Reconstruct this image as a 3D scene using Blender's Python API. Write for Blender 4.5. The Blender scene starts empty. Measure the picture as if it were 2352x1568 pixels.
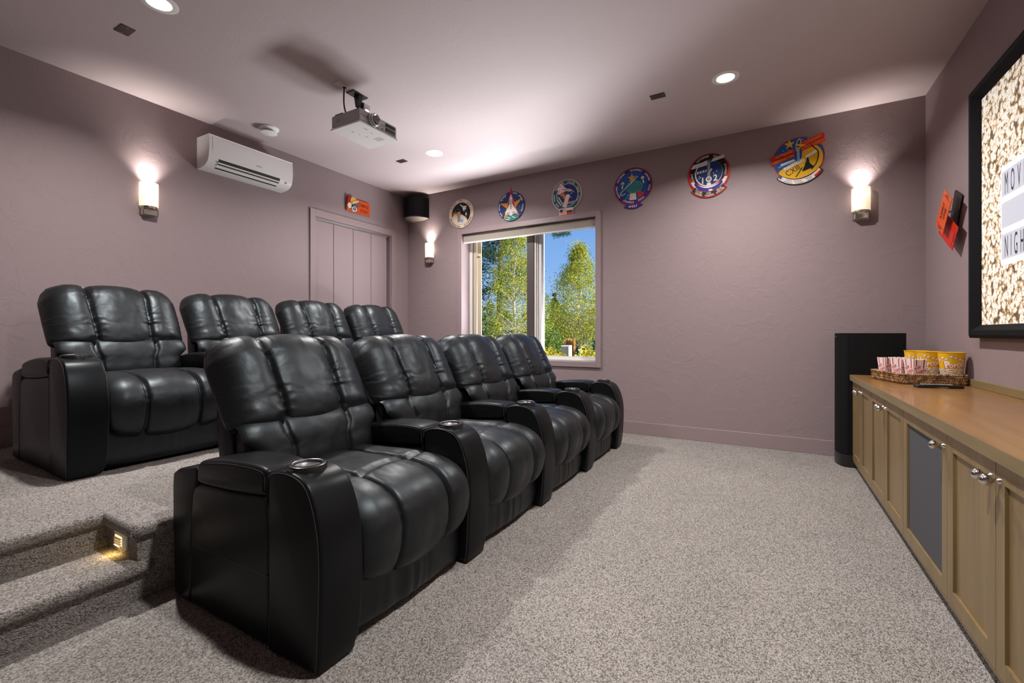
import bpy, bmesh, math, random
import numpy as np
from mathutils import Vector, Matrix, noise as mnoise

S = bpy.context.scene
COL = S.collection
PI = math.pi

# ------------------------------------------------------------------ camera, sky, sun, exposure
F_PX, TH, CAM_H, HORIZON = 1026.5, math.radians(29.76), 1.088, 766.0
cam = bpy.data.cameras.new('camera')
cam.sensor_fit = 'HORIZONTAL'
cam.sensor_width = 36.0
cam.lens = 36.0 * F_PX / 2352.0
cam.shift_y = -(784.0 - HORIZON) / 2352.0
cam.clip_start = 0.05
cam.clip_end = 300
camo = bpy.data.objects.new('camera', cam)
COL.objects.link(camo)
camo.location = (0, 0, CAM_H)
camo.rotation_euler = (PI / 2, 0, TH)
S.camera = camo

W = bpy.data.worlds.new('sky')
S.world = W
W.use_nodes = True
wn, wl = W.node_tree.nodes, W.node_tree.links
wn.clear()
wo = wn.new('ShaderNodeOutputWorld')
wb = wn.new('ShaderNodeBackground')
wr = wn.new('ShaderNodeValToRGB')
ws = wn.new('ShaderNodeSeparateXYZ')
wt = wn.new('ShaderNodeTexCoord')
wl.new(wt.outputs['Generated'], ws.inputs[0])
wl.new(ws.outputs['Z'], wr.inputs[0])
wl.new(wr.outputs[0], wb.inputs[0])
wl.new(wb.outputs[0], wo.inputs[0])
wr.color_ramp.elements[0].position = 0.0
wr.color_ramp.elements[0].color = (0.42, 0.58, 0.82, 1)
wr.color_ramp.elements[1].position = 0.45
wr.color_ramp.elements[1].color = (0.06, 0.18, 0.52, 1)
_e = wr.color_ramp.elements.new(0.14)
_e.color = (0.22, 0.42, 0.78, 1)
wb.inputs[1].default_value = 1.1

sun = bpy.data.lights.new('sun', 'SUN')
sun.energy = 9.0
sun.angle = math.radians(0.6)
sun.color = (1.0, 0.95, 0.84)
suno = bpy.data.objects.new('sun', sun)
COL.objects.link(suno)
suno.rotation_euler = Vector((-0.93, -0.06, -0.55)).to_track_quat('-Z', 'Y').to_euler()

# daylight stand-in: unseen area lamp added below the sill to brighten the ceiling
dl = bpy.data.lights.new('added_daylight', 'AREA')
dl.shape = 'RECTANGLE'
dl.size, dl.size_y = 6.0, 1.2
dl.energy = 1250
dl.color = (0.95, 0.965, 1.0)
dlo = bpy.data.objects.new('added_daylight', dl)
COL.objects.link(dlo)
dlo.location = (-3.6, 6.0, 0.12)
dlo.rotation_euler = Vector((0.0, -0.62, 0.78)).to_track_quat('-Z', 'Z').to_euler()

CAN = 49.0            # watts of each recessed downlight
SCONCE_W = 1.9       # watts behind each wall light shade
S.view_settings.view_transform = 'Standard'
S.view_settings.look = 'None'
S.view_settings.exposure = 0.06
S.view_settings.gamma = 1.0
S.view_settings.use_curve_mapping = False
S.cycles.use_denoising = True
S.cycles.max_bounces = 10
S.cycles.diffuse_bounces = 6
S.cycles.glossy_bounces = 4
S.cycles.transparent_max_bounces = 12
S.cycles.sample_clamp_indirect = 6.0
S.cycles.caustics_reflective = False
S.cycles.caustics_refractive = False

# ------------------------------------------------------------------ room dimensions (metres)
XA, XC, YB, YD, H = -4.535, 1.13, 4.885, -1.7, 3.05
PZ = 0.31            # height of the rear seating platform
XP = -2.236          # its front face

# ------------------------------------------------------------------ materials
MATS = {}
def lin(c):
    return tuple((x / 12.92 if x <= 0.04045 else ((x + 0.055) / 1.055) ** 2.4) for x in c)
def srgb(r, g, b):
    return lin((r / 255, g / 255, b / 255)) + (1,)

def mat(name, color, rough=0.5, metal=0.0, spec=0.5, emit=None, estr=0.0, coat=0.0, bump=None, trans=0.0, alpha=None):
    """bump = (kind, scale, strength, distance)"""
    if name in MATS:
        return MATS[name]
    m = bpy.data.materials.new(name)
    m.use_nodes = True
    nt = m.node_tree
    b = nt.nodes['Principled BSDF']
    b.inputs['Base Color'].default_value = color
    b.inputs['Roughness'].default_value = rough
    b.inputs['Metallic'].default_value = metal
    b.inputs['Specular IOR Level'].default_value = spec
    b.inputs['Coat Weight'].default_value = coat
    b.inputs['Transmission Weight'].default_value = trans
    if emit:
        b.inputs['Emission Color'].default_value = emit
        b.inputs['Emission Strength'].default_value = estr
    if bump:
        tc = nt.nodes.new('ShaderNodeTexCoord')
        t = nt.nodes.new('ShaderNodeTexNoise')
        t.inputs['Scale'].default_value = bump[0]
        t.inputs['Detail'].default_value = 5
        bp = nt.nodes.new('ShaderNodeBump')
        bp.inputs['Strength'].default_value = bump[1]
        bp.inputs['Distance'].default_value = bump[2]
        nt.links.new(tc.outputs['Object'], t.inputs['Vector'])
        nt.links.new(t.outputs['Fac'], bp.inputs['Height'])
        nt.links.new(bp.outputs[0], b.inputs['Normal'])
    MATS[name] = m
    return m

def nodes(m):
    nt = m.node_tree
    return nt, nt.nodes, nt.links, nt.nodes['Principled BSDF']

def ramp(N, stops):
    r = N.new('ShaderNodeValToRGB')
    cr = r.color_ramp
    cr.elements[0].position, cr.elements[0].color = stops[0]
    cr.elements[1].position, cr.elements[1].color = stops[-1]
    for p, c in stops[1:-1]:
        e = cr.elements.new(p)
        e.color = c
    return r

def mapping(N, L, scale, coord='Object', rot=(0, 0, 0)):
    tc = N.new('ShaderNodeTexCoord')
    mp = N.new('ShaderNodeMapping')
    mp.inputs['Scale'].default_value = scale
    mp.inputs['Rotation'].default_value = rot
    L.new(tc.outputs[coord], mp.inputs[0])
    return mp

PAINT = (0.292, 0.224, 0.232, 1)
def paint_mat(name, tex=1.0, color=PAINT, rough=0.62):
    m = mat(name, color, rough, spec=0.35)
    nt, N, L, b = nodes(m)
    mp = mapping(N, L, (1, 1, 1))
    # hand trowelled plaster: sparse skip ridges, small pits, broad waves
    n1 = N.new('ShaderNodeTexNoise'); n1.inputs['Scale'].default_value = 5.5; n1.inputs['Detail'].default_value = 7
    n1.inputs['Roughness'].default_value = 0.62; n1.inputs['Distortion'].default_value = 1.3
    r1 = ramp(N, [(0.0, (0, 0, 0, 1)), (0.52, (0, 0, 0, 1)), (0.56, (1, 1, 1, 1)), (1.0, (0.9, 0.9, 0.9, 1))])
    n2 = N.new('ShaderNodeTexNoise'); n2.inputs['Scale'].default_value = 90; n2.inputs['Detail'].default_value = 4
    n3 = N.new('ShaderNodeTexNoise'); n3.inputs['Scale'].default_value = 1.6; n3.inputs['Detail'].default_value = 2
    for n in (n1, n2, n3):
        L.new(mp.outputs[0], n.inputs['Vector'])
    L.new(n1.outputs['Fac'], r1.inputs[0])
    mx = N.new('ShaderNodeMath'); mx.operation = 'MULTIPLY'
    L.new(r1.outputs[0], mx.inputs[0]); L.new(n3.outputs['Fac'], mx.inputs[1])
    ad = N.new('ShaderNodeMath'); ad.operation = 'MULTIPLY_ADD'
    L.new(n2.outputs['Fac'], ad.inputs[0]); ad.inputs[1].default_value = 0.35; L.new(mx.outputs[0], ad.inputs[2])
    bp = N.new('ShaderNodeBump'); bp.inputs['Strength'].default_value = 0.38 * tex; bp.inputs['Distance'].default_value = 0.004
    L.new(ad.outputs[0], bp.inputs['Height']); L.new(bp.outputs[0], b.inputs['Normal'])
    return m

def carpet_mat(name, dark, light):
    m = mat(name, light, 0.95, spec=0.1)
    nt, N, L, b = nodes(m)
    mp = mapping(N, L, (1, 0.75, 1), rot=(0, 0, 0.5))
    v = N.new('ShaderNodeTexVoronoi'); v.inputs['Scale'].default_value = 250
    L.new(mp.outputs[0], v.inputs['Vector'])
    sx = N.new('ShaderNodeSeparateColor'); L.new(v.outputs['Color'], sx.inputs[0])
    r = ramp(N, [(0.0, dark), (0.45, tuple((a * 0.45 + c * 0.55) for a, c in zip(dark, light))), (1.0, light)])
    L.new(sx.outputs[0], r.inputs[0])
    n = N.new('ShaderNodeTexNoise'); n.inputs['Scale'].default_value = 2.2; n.inputs['Detail'].default_value = 3
    L.new(mp.outputs[0], n.inputs['Vector'])
    r2 = ramp(N, [(0.35, (0.93, 0.93, 0.93, 1)), (0.65, (1.05, 1.05, 1.05, 1))])
    L.new(n.outputs['Fac'], r2.inputs[0])
    d = ramp(N, [(0.0, (1.15, 1.15, 1.15, 1)), (0.5, (0.95, 0.95, 0.95, 1)), (1.0, (0.5, 0.5, 0.5, 1))])
    L.new(v.outputs['Distance'], d.inputs[0])
    m1 = N.new('ShaderNodeMix'); m1.data_type = 'RGBA'; m1.blend_type = 'MULTIPLY'; m1.inputs[0].default_value = 1
    L.new(r.outputs[0], m1.inputs[6]); L.new(r2.outputs[0], m1.inputs[7])
    m2 = N.new('ShaderNodeMix'); m2.data_type = 'RGBA'; m2.blend_type = 'MULTIPLY'; m2.inputs[0].default_value = 0.8
    L.new(m1.outputs[2], m2.inputs[6]); L.new(d.outputs[0], m2.inputs[7])
    L.new(m2.outputs[2], b.inputs['Base Color'])
    inv = N.new('ShaderNodeMath'); inv.operation = 'MULTIPLY_ADD'; inv.inputs[1].default_value = -1.0
    L.new(v.outputs['Distance'], inv.inputs[0]); L.new(sx.outputs[1], inv.inputs[2])
    bp = N.new('ShaderNodeBump'); bp.inputs['Strength'].default_value = 0.7; bp.inputs['Distance'].default_value = 0.005
    L.new(inv.outputs[0], bp.inputs['Height']); L.new(bp.outputs[0], b.inputs['Normal'])
    return m

def leather_mat():
    m = mat('black leather', (0.0085, 0.0088, 0.0100, 1), 0.36, spec=0.46)
    nt, N, L, b = nodes(m)
    mp = mapping(N, L, (1, 1, 1))
    v = N.new('ShaderNodeTexVoronoi'); v.inputs['Scale'].default_value = 420; v.feature = 'DISTANCE_TO_EDGE'
    n = N.new('ShaderNodeTexNoise'); n.inputs['Scale'].default_value = 9; n.inputs['Detail'].default_value = 5
    n.inputs['Roughness'].default_value = 0.65; n.inputs['Distortion'].default_value = 0.8
    L.new(mp.outputs[0], v.inputs['Vector']); L.new(mp.outputs[0], n.inputs['Vector'])
    b1 = N.new('ShaderNodeBump'); b1.inputs['Strength'].default_value = 0.28; b1.inputs['Distance'].default_value = 0.0006
    b2 = N.new('ShaderNodeBump'); b2.inputs['Strength'].default_value = 0.22; b2.inputs['Distance'].default_value = 0.008
    L.new(v.outputs['Distance'], b1.inputs['Height']); L.new(n.outputs['Fac'], b2.inputs['Height'])
    L.new(b1.outputs[0], b2.inputs['Normal']); L.new(b2.outputs[0], b.inputs['Normal'])
    n2 = N.new('ShaderNodeTexNoise'); n2.inputs['Scale'].default_value = 14; n2.inputs['Detail'].default_value = 4
    L.new(mp.outputs[0], n2.inputs['Vector'])
    r = ramp(N, [(0.3, (0.36, 0.36, 0.36, 1)), (0.7, (0.48, 0.48, 0.48, 1))])
    L.new(n2.outputs['Fac'], r.inputs[0]); L.new(r.outputs[0], b.inputs['Roughness'])
    return m

def wood_mat(name, c1, c2, axis, rough=0.35, coat=0.0):
    """grain runs along axis (0 x, 1 y, 2 z)"""
    m = mat(name, c1, rough, coat=coat)
    nt, N, L, b = nodes(m)
    sc = [7, 7, 7]; sc[axis] = 0.55
    mp = mapping(N, L, tuple(sc))
    n = N.new('ShaderNodeTexNoise'); n.inputs['Scale'].default_value = 2.2; n.inputs['Detail'].default_value = 8
    n.inputs['Roughness'].default_value = 0.6; n.inputs['Distortion'].default_value = 0.6
    L.new(mp.outputs[0], n.inputs['Vector'])
    sc2 = [60, 60, 60]; sc2[axis] = 1.5
    mp2 = mapping(N, L, tuple(sc2))
    n2 = N.new('ShaderNodeTexNoise'); n2.inputs['Scale'].default_value = 2; n2.inputs['Detail'].default_value = 3
    L.new(mp2.outputs[0], n2.inputs['Vector'])
    r = ramp(N, [(0.3, c1), (0.7, c2)])
    L.new(n.outputs['Fac'], r.inputs[0])
    r2 = ramp(N, [(0.3, (0.86, 0.86, 0.86, 1)), (0.7, (1.06, 1.06, 1.06, 1))])
    L.new(n2.outputs['Fac'], r2.inputs[0])
    mx = N.new('ShaderNodeMix'); mx.data_type = 'RGBA'; mx.blend_type = 'MULTIPLY'; mx.inputs[0].default_value = 1
    L.new(r.outputs[0], mx.inputs[6]); L.new(r2.outputs[0], mx.inputs[7]); L.new(mx.outputs[2], b.inputs['Base Color'])
    return m

def popcorn_mat():
    m = mat('popcorn print', (0.8, 0.75, 0.6, 1), 0.6)
    nt, N, L, b = nodes(m)
    mp = mapping(N, L, (1, 1, 1))
    nz = N.new('ShaderNodeTexNoise'); nz.inputs['Scale'].default_value = 30; nz.inputs['Detail'].default_value = 2
    L.new(mp.outputs[0], nz.inputs['Vector'])
    vm = N.new('ShaderNodeVectorMath'); vm.operation = 'MULTIPLY_ADD'
    vm.inputs[1].default_value = (0.03, 0.03, 0.03)
    L.new(nz.outputs['Color'], vm.inputs[0]); L.new(mp.outputs[0], vm.inputs[2])
    v = N.new('ShaderNodeTexVoronoi'); v.inputs['Scale'].default_value = 36
    L.new(vm.outputs[0], v.inputs['Vector'])
    v2 = N.new('ShaderNodeTexVoronoi'); v2.inputs['Scale'].default_value = 95
    L.new(vm.outputs[0], v2.inputs['Vector'])
    r = ramp(N, [(0.0, (0.86, 0.88, 0.90, 1)), (0.52, (0.80, 0.78, 0.72, 1)), (0.66, (0.50, 0.34, 0.17, 1)), (0.84, (0.10, 0.08, 0.06, 1))])
    L.new(v.outputs['Distance'], r.inputs[0])
    r2 = ramp(N, [(0.0, (1.05, 1.05, 1.05, 1)), (0.5, (0.96, 0.93, 0.88, 1)), (0.8, (0.50, 0.38, 0.24, 1))])
    L.new(v2.outputs['Distance'], r2.inputs[0])
    mx = N.new('ShaderNodeMix'); mx.data_type = 'RGBA'; mx.blend_type = 'MULTIPLY'; mx.inputs[0].default_value = 0.85
    L.new(r.outputs[0], mx.inputs[6]); L.new(r2.outputs[0], mx.inputs[7])
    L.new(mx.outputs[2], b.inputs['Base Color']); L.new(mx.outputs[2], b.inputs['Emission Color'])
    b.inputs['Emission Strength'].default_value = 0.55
    return m

def rattan_mat():
    m = mat('woven seagrass', (0.4, 0.25, 0.12, 1), 0.6)
    nt, N, L, b = nodes(m)
    mp = mapping(N, L, (1, 1, 1))
    n = N.new('ShaderNodeTexNoise'); n.inputs['Scale'].default_value = 45; n.inputs['Detail'].default_value = 3
    L.new(mp.outputs[0], n.inputs['Vector'])
    r = ramp(N, [(0.32, (0.07, 0.03, 0.013, 1)), (0.5, (0.27, 0.14, 0.055, 1)), (0.7, (0.58, 0.38, 0.18, 1))])
    L.new(n.outputs['Fac'], r.inputs[0]); L.new(r.outputs[0], b.inputs['Base Color'])
    return m

def leaf_mat(name, c1, c2, c3):
    m = mat(name, c1, 0.55, spec=0.3)
    nt, N, L, b = nodes(m)
    g = N.new('ShaderNodeNewGeometry')
    r = ramp(N, [(0.0, c1), (0.5, c2), (1.0, c3)])
    L.new(g.outputs['Random Per Island'], r.inputs[0]); L.new(r.outputs[0], b.inputs['Base Color'])
    tr = N.new('ShaderNodeBsdfTranslucent'); L.new(r.outputs[0], tr.inputs[0])
    ms = N.new('ShaderNodeMixShader'); ms.inputs[0].default_value = 0.35
    o = nt.nodes['Material Output']
    L.new(b.outputs[0], ms.inputs[1]); L.new(tr.outputs[0], ms.inputs[2]); L.new(ms.outputs[0], o.inputs[0])
    return m

M_WALL = paint_mat('mauve textured plaster')
M_CEIL = paint_mat('ceiling mauve with light painted in', 0.5, (0.53, 0.445, 0.450, 1), 0.7)  # wall mauve made lighter: missing light on the ceiling is put into the colour
M_TRIM = mat('mauve satin trim', (0.305, 0.234, 0.245, 1), 0.38)
M_CARPET = carpet_mat('greige loop carpet', (0.130, 0.114, 0.102, 1), (0.450, 0.420, 0.397, 1))
M_LEATHER = leather_mat()
M_ARM = mat('smooth black leather', (0.0065, 0.0065, 0.0072, 1), 0.36, spec=0.17, bump=(260, 0.12, 0.0008))
M_STITCH = mat('grey stitching', (0.05, 0.05, 0.054, 1), 0.5)
for _m in (M_LEATHER, M_ARM):
    _m.node_tree.nodes['Principled BSDF'].inputs['Specular Tint'].default_value = (0.80, 0.93, 1.0, 1)
M_BLACKPL = mat('black plastic', (0.012, 0.012, 0.013, 1), 0.3)
M_STEEL = mat('brushed steel', (0.55, 0.55, 0.56, 1), 0.3, metal=1)
M_CHROME = mat('satin nickel', (0.72, 0.68, 0.62, 1), 0.18, metal=1)
M_WHITE = mat('white plastic', (0.74, 0.72, 0.71, 1), 0.35)
M_WHITE2 = mat('white enamel', (0.8, 0.78, 0.77, 1), 0.4)
M_DARK = mat('dark recess', (0.012, 0.01, 0.01, 1), 0.7)
M_DARKPLATE = mat('dark brown plate', (0.035, 0.024, 0.025, 1), 0.45)
M_WOOD_V = wood_mat('maple vertical grain', (0.195, 0.132, 0.058, 1), (0.282, 0.196, 0.090, 1), 2)
M_WOOD_H = wood_mat('maple long grain', (0.195, 0.132, 0.058, 1), (0.282, 0.196, 0.090, 1), 1)
M_TOP = wood_mat('stained maple worktop', (0.225, 0.108, 0.034, 1), (0.310, 0.165, 0.056, 1), 1, 0.28, 0.25)
M_EDGE = wood_mat('maple worktop edge', (0.21, 0.158, 0.075, 1), (0.285, 0.215, 0.108, 1), 1, 0.35)
M_CLOTH = mat('charcoal speaker cloth', (0.10, 0.10, 0.108, 1), 0.95, spec=0.1, bump=(900, 0.5, 0.001))
M_BLACKWOOD = mat('black ash veneer', (0.003, 0.003, 0.0045, 1), 0.5, spec=0.22, bump=(60, 0.15, 0.001))
M_BLACKFELT = mat('black velvet frame', (0.004, 0.004, 0.005, 1), 0.8, spec=0.2)
M_TAN = mat('tan window frame', (0.52, 0.44, 0.33, 1), 0.45)
M_WVINYL = mat('white vinyl frame', (0.7, 0.69, 0.66, 1), 0.4)
M_RATTAN = rattan_mat()
M_POP = popcorn_mat()
M_SHADEFAB = mat('taupe woven shade', (0.36, 0.32, 0.28, 1), 0.85, bump=(120, 0.5, 0.002))
def flat(name, r, g, b, rough=0.55):
    return mat(name, srgb(r, g, b), rough, spec=0.3)
C_NAVY = flat('navy print', 22, 52, 112); C_BLUE = flat('blue print', 28, 84, 158)
C_ROYAL = flat('royal blue print', 34, 50, 150)
C_YEL = flat('yellow print', 236, 184, 30); C_ORG = flat('orange print', 232, 150, 40)
C_RED = flat('red print', 206, 44, 34); C_CRIM = flat('crimson print', 176, 30, 40)
C_WHT = flat('white print', 240, 236, 230); C_CRM = flat('cream print', 232, 214, 190)
C_BLK = flat('black print', 24, 22, 26); C_TEAL = flat('teal print', 30, 128, 130)
C_TEAL2 = flat('deep teal print', 18, 92, 112); C_GRY = flat('grey print', 150, 150, 152)
C_PUR = flat('purple print', 66, 44, 120); C_LBL = flat('light blue print', 140, 180, 214)
C_GOLD = flat('gold print', 214, 168, 70); C_PINK = flat('pale pink print', 240, 206, 204)
C_ORT = flat('orange tin', 214, 84, 36, 0.35); C_REDT = flat('red tin', 196, 42, 26, 0.3)
C_DKB = flat('dark brown print', 70, 28, 20)

# ------------------------------------------------------------------ object helpers
def empty(name, loc=(0, 0, 0), rz=0.0):
    o = bpy.data.objects.new(name, None)
    o.empty_display_size = 0.1
    COL.objects.link(o)
    o.location = loc
    o.rotation_euler = (0, 0, rz)
    return o

def tag(o, label=None, cat=None, group=None, kind=None):
    if label: o['label'] = label
    if cat: o['category'] = cat
    if group: o['group'] = group
    if kind: o['kind'] = kind
    return o

def thing(name, label, cat, loc=(0, 0, 0), rz=0.0, group=None):
    return tag(empty(name, loc, rz), label, cat, group)

def copy_tree(o, parent=None):
    c = o.copy()
    COL.objects.link(c)
    if parent: c.parent = parent
    for ch in list(o.children):
        copy_tree(ch, c)
    return c

class MB:
    """collects geometry; build() links it as ONE mesh object"""
    def __init__(s):
        s.v, s.f, s.m, s.mats = [], [], [], []
    def mi(s, m):
        if m is None: return 0
        if m not in s.mats: s.mats.append(m)
        return s.mats.index(m)
    def add(s, vs, fs, m=None):
        o = len(s.v)
        s.v += [tuple(map(float, v)) for v in vs]
        k = s.mi(m)
        for f in fs:
            s.f.append(tuple(i + o for i in f)); s.m.append(k)
        return s
    def box(s, x0, x1, y0, y1, z0, z1, m=None):
        x0, x1 = sorted((x0, x1)); y0, y1 = sorted((y0, y1)); z0, z1 = sorted((z0, z1))
        vs = [(x, y, z) for z in (z0, z1) for y in (y0, y1) for x in (x0, x1)]
        return s.add(vs, [(0, 2, 3, 1), (4, 5, 7, 6), (0, 1, 5, 4), (2, 6, 7, 3), (0, 4, 6, 2), (1, 3, 7, 5)], m)
    def prism(s, pts, a0, a1, axis='y', m=None):
        """pts 2D outline; axis y: (x,z) pts swept in y; axis z: (x,y); axis x: (y,z)"""
        ar = sum(pts[i][0] * pts[(i + 1) % len(pts)][1] - pts[(i + 1) % len(pts)][0] * pts[i][1] for i in range(len(pts)))
        if ar < 0: pts = pts[::-1]
        n = len(pts)
        def P(p, a):
            return (p[0], a, p[1]) if axis == 'y' else ((p[0], p[1], a) if axis == 'z' else (a, p[0], p[1]))
        lo, hi = min(a0, a1), max(a0, a1)
        vs = [P(p, lo) for p in pts] + [P(p, hi) for p in pts]
        if axis == 'y':
            fs = [tuple(range(n)), tuple(range(2 * n - 1, n - 1, -1))] + [(i, i + n, (i + 1) % n + n, (i + 1) % n) for i in range(n)]
        else:
            fs = [tuple(range(n - 1, -1, -1)), tuple(range(n, 2 * n))] + [(i, (i + 1) % n, (i + 1) % n + n, i + n) for i in range(n)]
        return s.add(vs, fs, m)
    def lathe(s, prof, c=(0, 0, 0), axis='z', n=24, m=None, cap=True):
        """prof (r, h) pairs turned about axis through c"""
        vs, fs = [], []
        for r, h in prof:
            for k in range(n):
                a = 2 * PI * k / n
                p = (r * math.cos(a), r * math.sin(a), h)
                if axis == 'x': p = (h, r * math.cos(a), r * math.sin(a))
                if axis == 'y': p = (r * math.sin(a), h, r * math.cos(a))
                vs.append((p[0] + c[0], p[1] + c[1], p[2] + c[2]))
        for i in range(len(prof) - 1):
            for k in range(n):
                a, b = i * n + k, i * n + (k + 1) % n
                fs.append((a, b, b + n, a + n))
        if cap:
            if prof[0][0] > 1e-6: fs.append(tuple(range(n - 1, -1, -1)))
            if prof[-1][0] > 1e-6: fs.append(tuple((len(prof) - 1) * n + k for k in range(n)))
        return s.add(vs, fs, m)
    def tube(s, pts, r, n=6, m=None, closed=False):
        pts = [Vector(p) for p in pts]
        vs, fs = [], []
        N = len(pts)
        up = None
        for i, p in enumerate(pts):
            a = pts[(i - 1) % N] if (closed or i > 0) else p
            b = pts[(i + 1) % N] if (closed or i < N - 1) else p
            t = (b - a).normalized()
            if up is None:
                up = t.orthogonal().normalized()
            up = (up - t * up.dot(t))
            if up.length < 1e-6: up = t.orthogonal()
            up.normalize()
            sd = t.cross(up)
            rr = r[i] if isinstance(r, (list, tuple)) else r
            for k in range(n):
                q = 2 * PI * k / n
                vs.append(p + up * (rr * math.cos(q)) + sd * (rr * math.sin(q)))
        for i in range(N if closed else N - 1):
            for k in range(n):
                a, b = i * n + k, i * n + (k + 1) % n
                c, d = ((i + 1) % N) * n + (k + 1) % n, ((i + 1) % N) * n + k
                fs.append((a, b, c, d))
        if not closed:
            fs.append(tuple(range(n - 1, -1, -1))); fs.append(tuple((N - 1) * n + k for k in range(n)))
        return s.add(vs, fs, m)
    def grid(s, A, m=None, flip=False):
        """A: array (ni, nj, 3)"""
        ni, nj = A.shape[:2]
        fs = []
        for i in range(ni - 1):
            for j in range(nj - 1):
                a = i * nj + j
                q = (a, a + 1, a + nj + 1, a + nj)
                fs.append(q[::-1] if flip else q)
        return s.add(A.reshape(-1, 3), fs, m)
    def ball(s, c, r, n=16, m=None, sz=1.0):
        prof = [(r * math.sin(PI * i / n), -r * math.cos(PI * i / n) * sz) for i in range(n + 1)]
        prof[0] = (0.0, prof[0][1]); prof[-1] = (0.0, prof[-1][1])
        return s.lathe(prof, c, n=n + 4, m=m, cap=False)
    def build(s, name, m=None, parent=None, smooth=None, bevel=0.0, seg=2, weld=False, loc=None, rot=None):
        me = bpy.data.meshes.new(name)
        me.from_pydata(s.v, [], s.f)
        ms = s.mats if s.mats else ([m] if m else [])
        if m and s.mats and m not in s.mats: pass
        for q in ms: me.materials.append(q if q else m)
        if s.mats:
            me.polygons.foreach_set('material_index', s.m)
        if weld:
            bm = bmesh.new(); bm.from_mesh(me)
            bmesh.ops.remove_doubles(bm, verts=bm.verts, dist=1e-5)
            bmesh.ops.recalc_face_normals(bm, faces=bm.faces)
            bm.to_mesh(me); bm.free()
        if smooth is not None:
            me.shade_smooth() if smooth >= 180 else None
            if smooth < 180:
                me.shade_smooth()
                me.set_sharp_from_angle(angle=math.radians(smooth))
        me.update()
        o = bpy.data.objects.new(name, me)
        COL.objects.link(o)
        if bevel:
            b = o.modifiers.new('bevel', 'BEVEL'); b.width = bevel; b.segments = seg
            b.limit_method = 'ANGLE'; b.angle_limit = math.radians(40); b.harden_normals = True
            me.shade_smooth()
            me.set_sharp_from_angle(angle=math.radians(35))
        if parent: o.parent = parent
        if loc: o.location = loc
        if rot: o.rotation_euler = rot
        return o

def struct(o):
    o['kind'] = 'structure'
    return o

def ell(cx, cy, rx, ry, n=40, a0=0, a1=2 * PI, rot=0.0):
    full = abs(a1 - a0 - 2 * PI) < 1e-6
    k = n if full else n + 1
    out = []
    for i in range(k):
        a = a0 + (a1 - a0) * i / n
        x, y = rx * math.cos(a), ry * math.sin(a)
        out.append((cx + x * math.cos(rot) - y * math.sin(rot), cy + x * math.sin(rot) + y * math.cos(rot)))
    return out
def star(cx, cy, r, k=5, inner=0.4, a=PI / 2):
    return [(cx + (r if i % 2 == 0 else r * inner) * math.cos(a + i * PI / k), cy + (r if i % 2 == 0 else r * inner) * math.sin(a + i * PI / k)) for i in range(2 * k)]
def rrect(x0, x1, y0, y1, r, n=5):
    out = []
    for cx, cy, a in ((x1 - r, y1 - r, 0), (x0 + r, y1 - r, PI / 2), (x0 + r, y0 + r, PI), (x1 - r, y0 + r, 3 * PI / 2)):
        out += [(cx + r * math.cos(a + PI / 2 * i / n), cy + r * math.sin(a + PI / 2 * i / n)) for i in range(n + 1)]
    return out
def strip(p, q, w):
    dx, dy = q[0] - p[0], q[1] - p[1]
    l = math.hypot(dx, dy); nx, ny = -dy / l * w / 2, dx / l * w / 2
    return [(p[0] + nx, p[1] + ny), (q[0] + nx, q[1] + ny), (q[0] - nx, q[1] - ny), (p[0] - nx, p[1] - ny)]
def smooth_path(pts, n=8, closed=False):
    """Catmull-Rom through 2D/3D points"""
    P = [np.array(p, float) for p in pts]
    out = []
    N = len(P)
    rng = range(N) if closed else range(N - 1)
    for i in rng:
        p0 = P[(i - 1) % N] if (closed or i > 0) else 2 * P[0] - P[1]
        p1, p2 = P[i], P[(i + 1) % N]
        p3 = P[(i + 2) % N] if (closed or i < N - 2) else 2 * P[-1] - P[-2]
        for k in range(n):
            t = k / n
            out.append(tuple(0.5 * ((2 * p1) + (-p0 + p2) * t + (2 * p0 - 5 * p1 + 4 * p2 - p3) * t * t + (-p0 + 3 * p1 - 3 * p2 + p3) * t ** 3)))
    if not closed: out.append(tuple(P[-1]))
    return out

# --- lettering: glyph outlines of the built-in font turned into flat meshes
_GL = {}
def glyph(ch, bold=0.0, shear=0.0):
    k = (ch, bold, shear)
    if k in _GL: return _GL[k]
    cu = bpy.data.curves.new('g', 'FONT'); cu.body = ch; cu.size = 1.0; cu.offset = bold; cu.shear = shear
    cu.resolution_u = 4
    ob = bpy.data.objects.new('g', cu); COL.objects.link(ob)
    dg = bpy.context.evaluated_depsgraph_get()
    me = bpy.data.meshes.new_from_object(ob.evaluated_get(dg))
    vs = [(v.co.x, v.co.y) for v in me.vertices]; fs = [tuple(p.vertices) for p in me.polygons]
    bpy.data.objects.remove(ob); bpy.data.curves.remove(cu); bpy.data.meshes.remove(me)
    if vs:
        x0, x1 = min(v[0] for v in vs), max(v[0] for v in vs)
        vs = [(v[0] - x0, v[1]) for v in vs]; w = x1 - x0
    else: w = 0.26
    _GL[k] = (vs, fs, w)
    return _GL[k]

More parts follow.
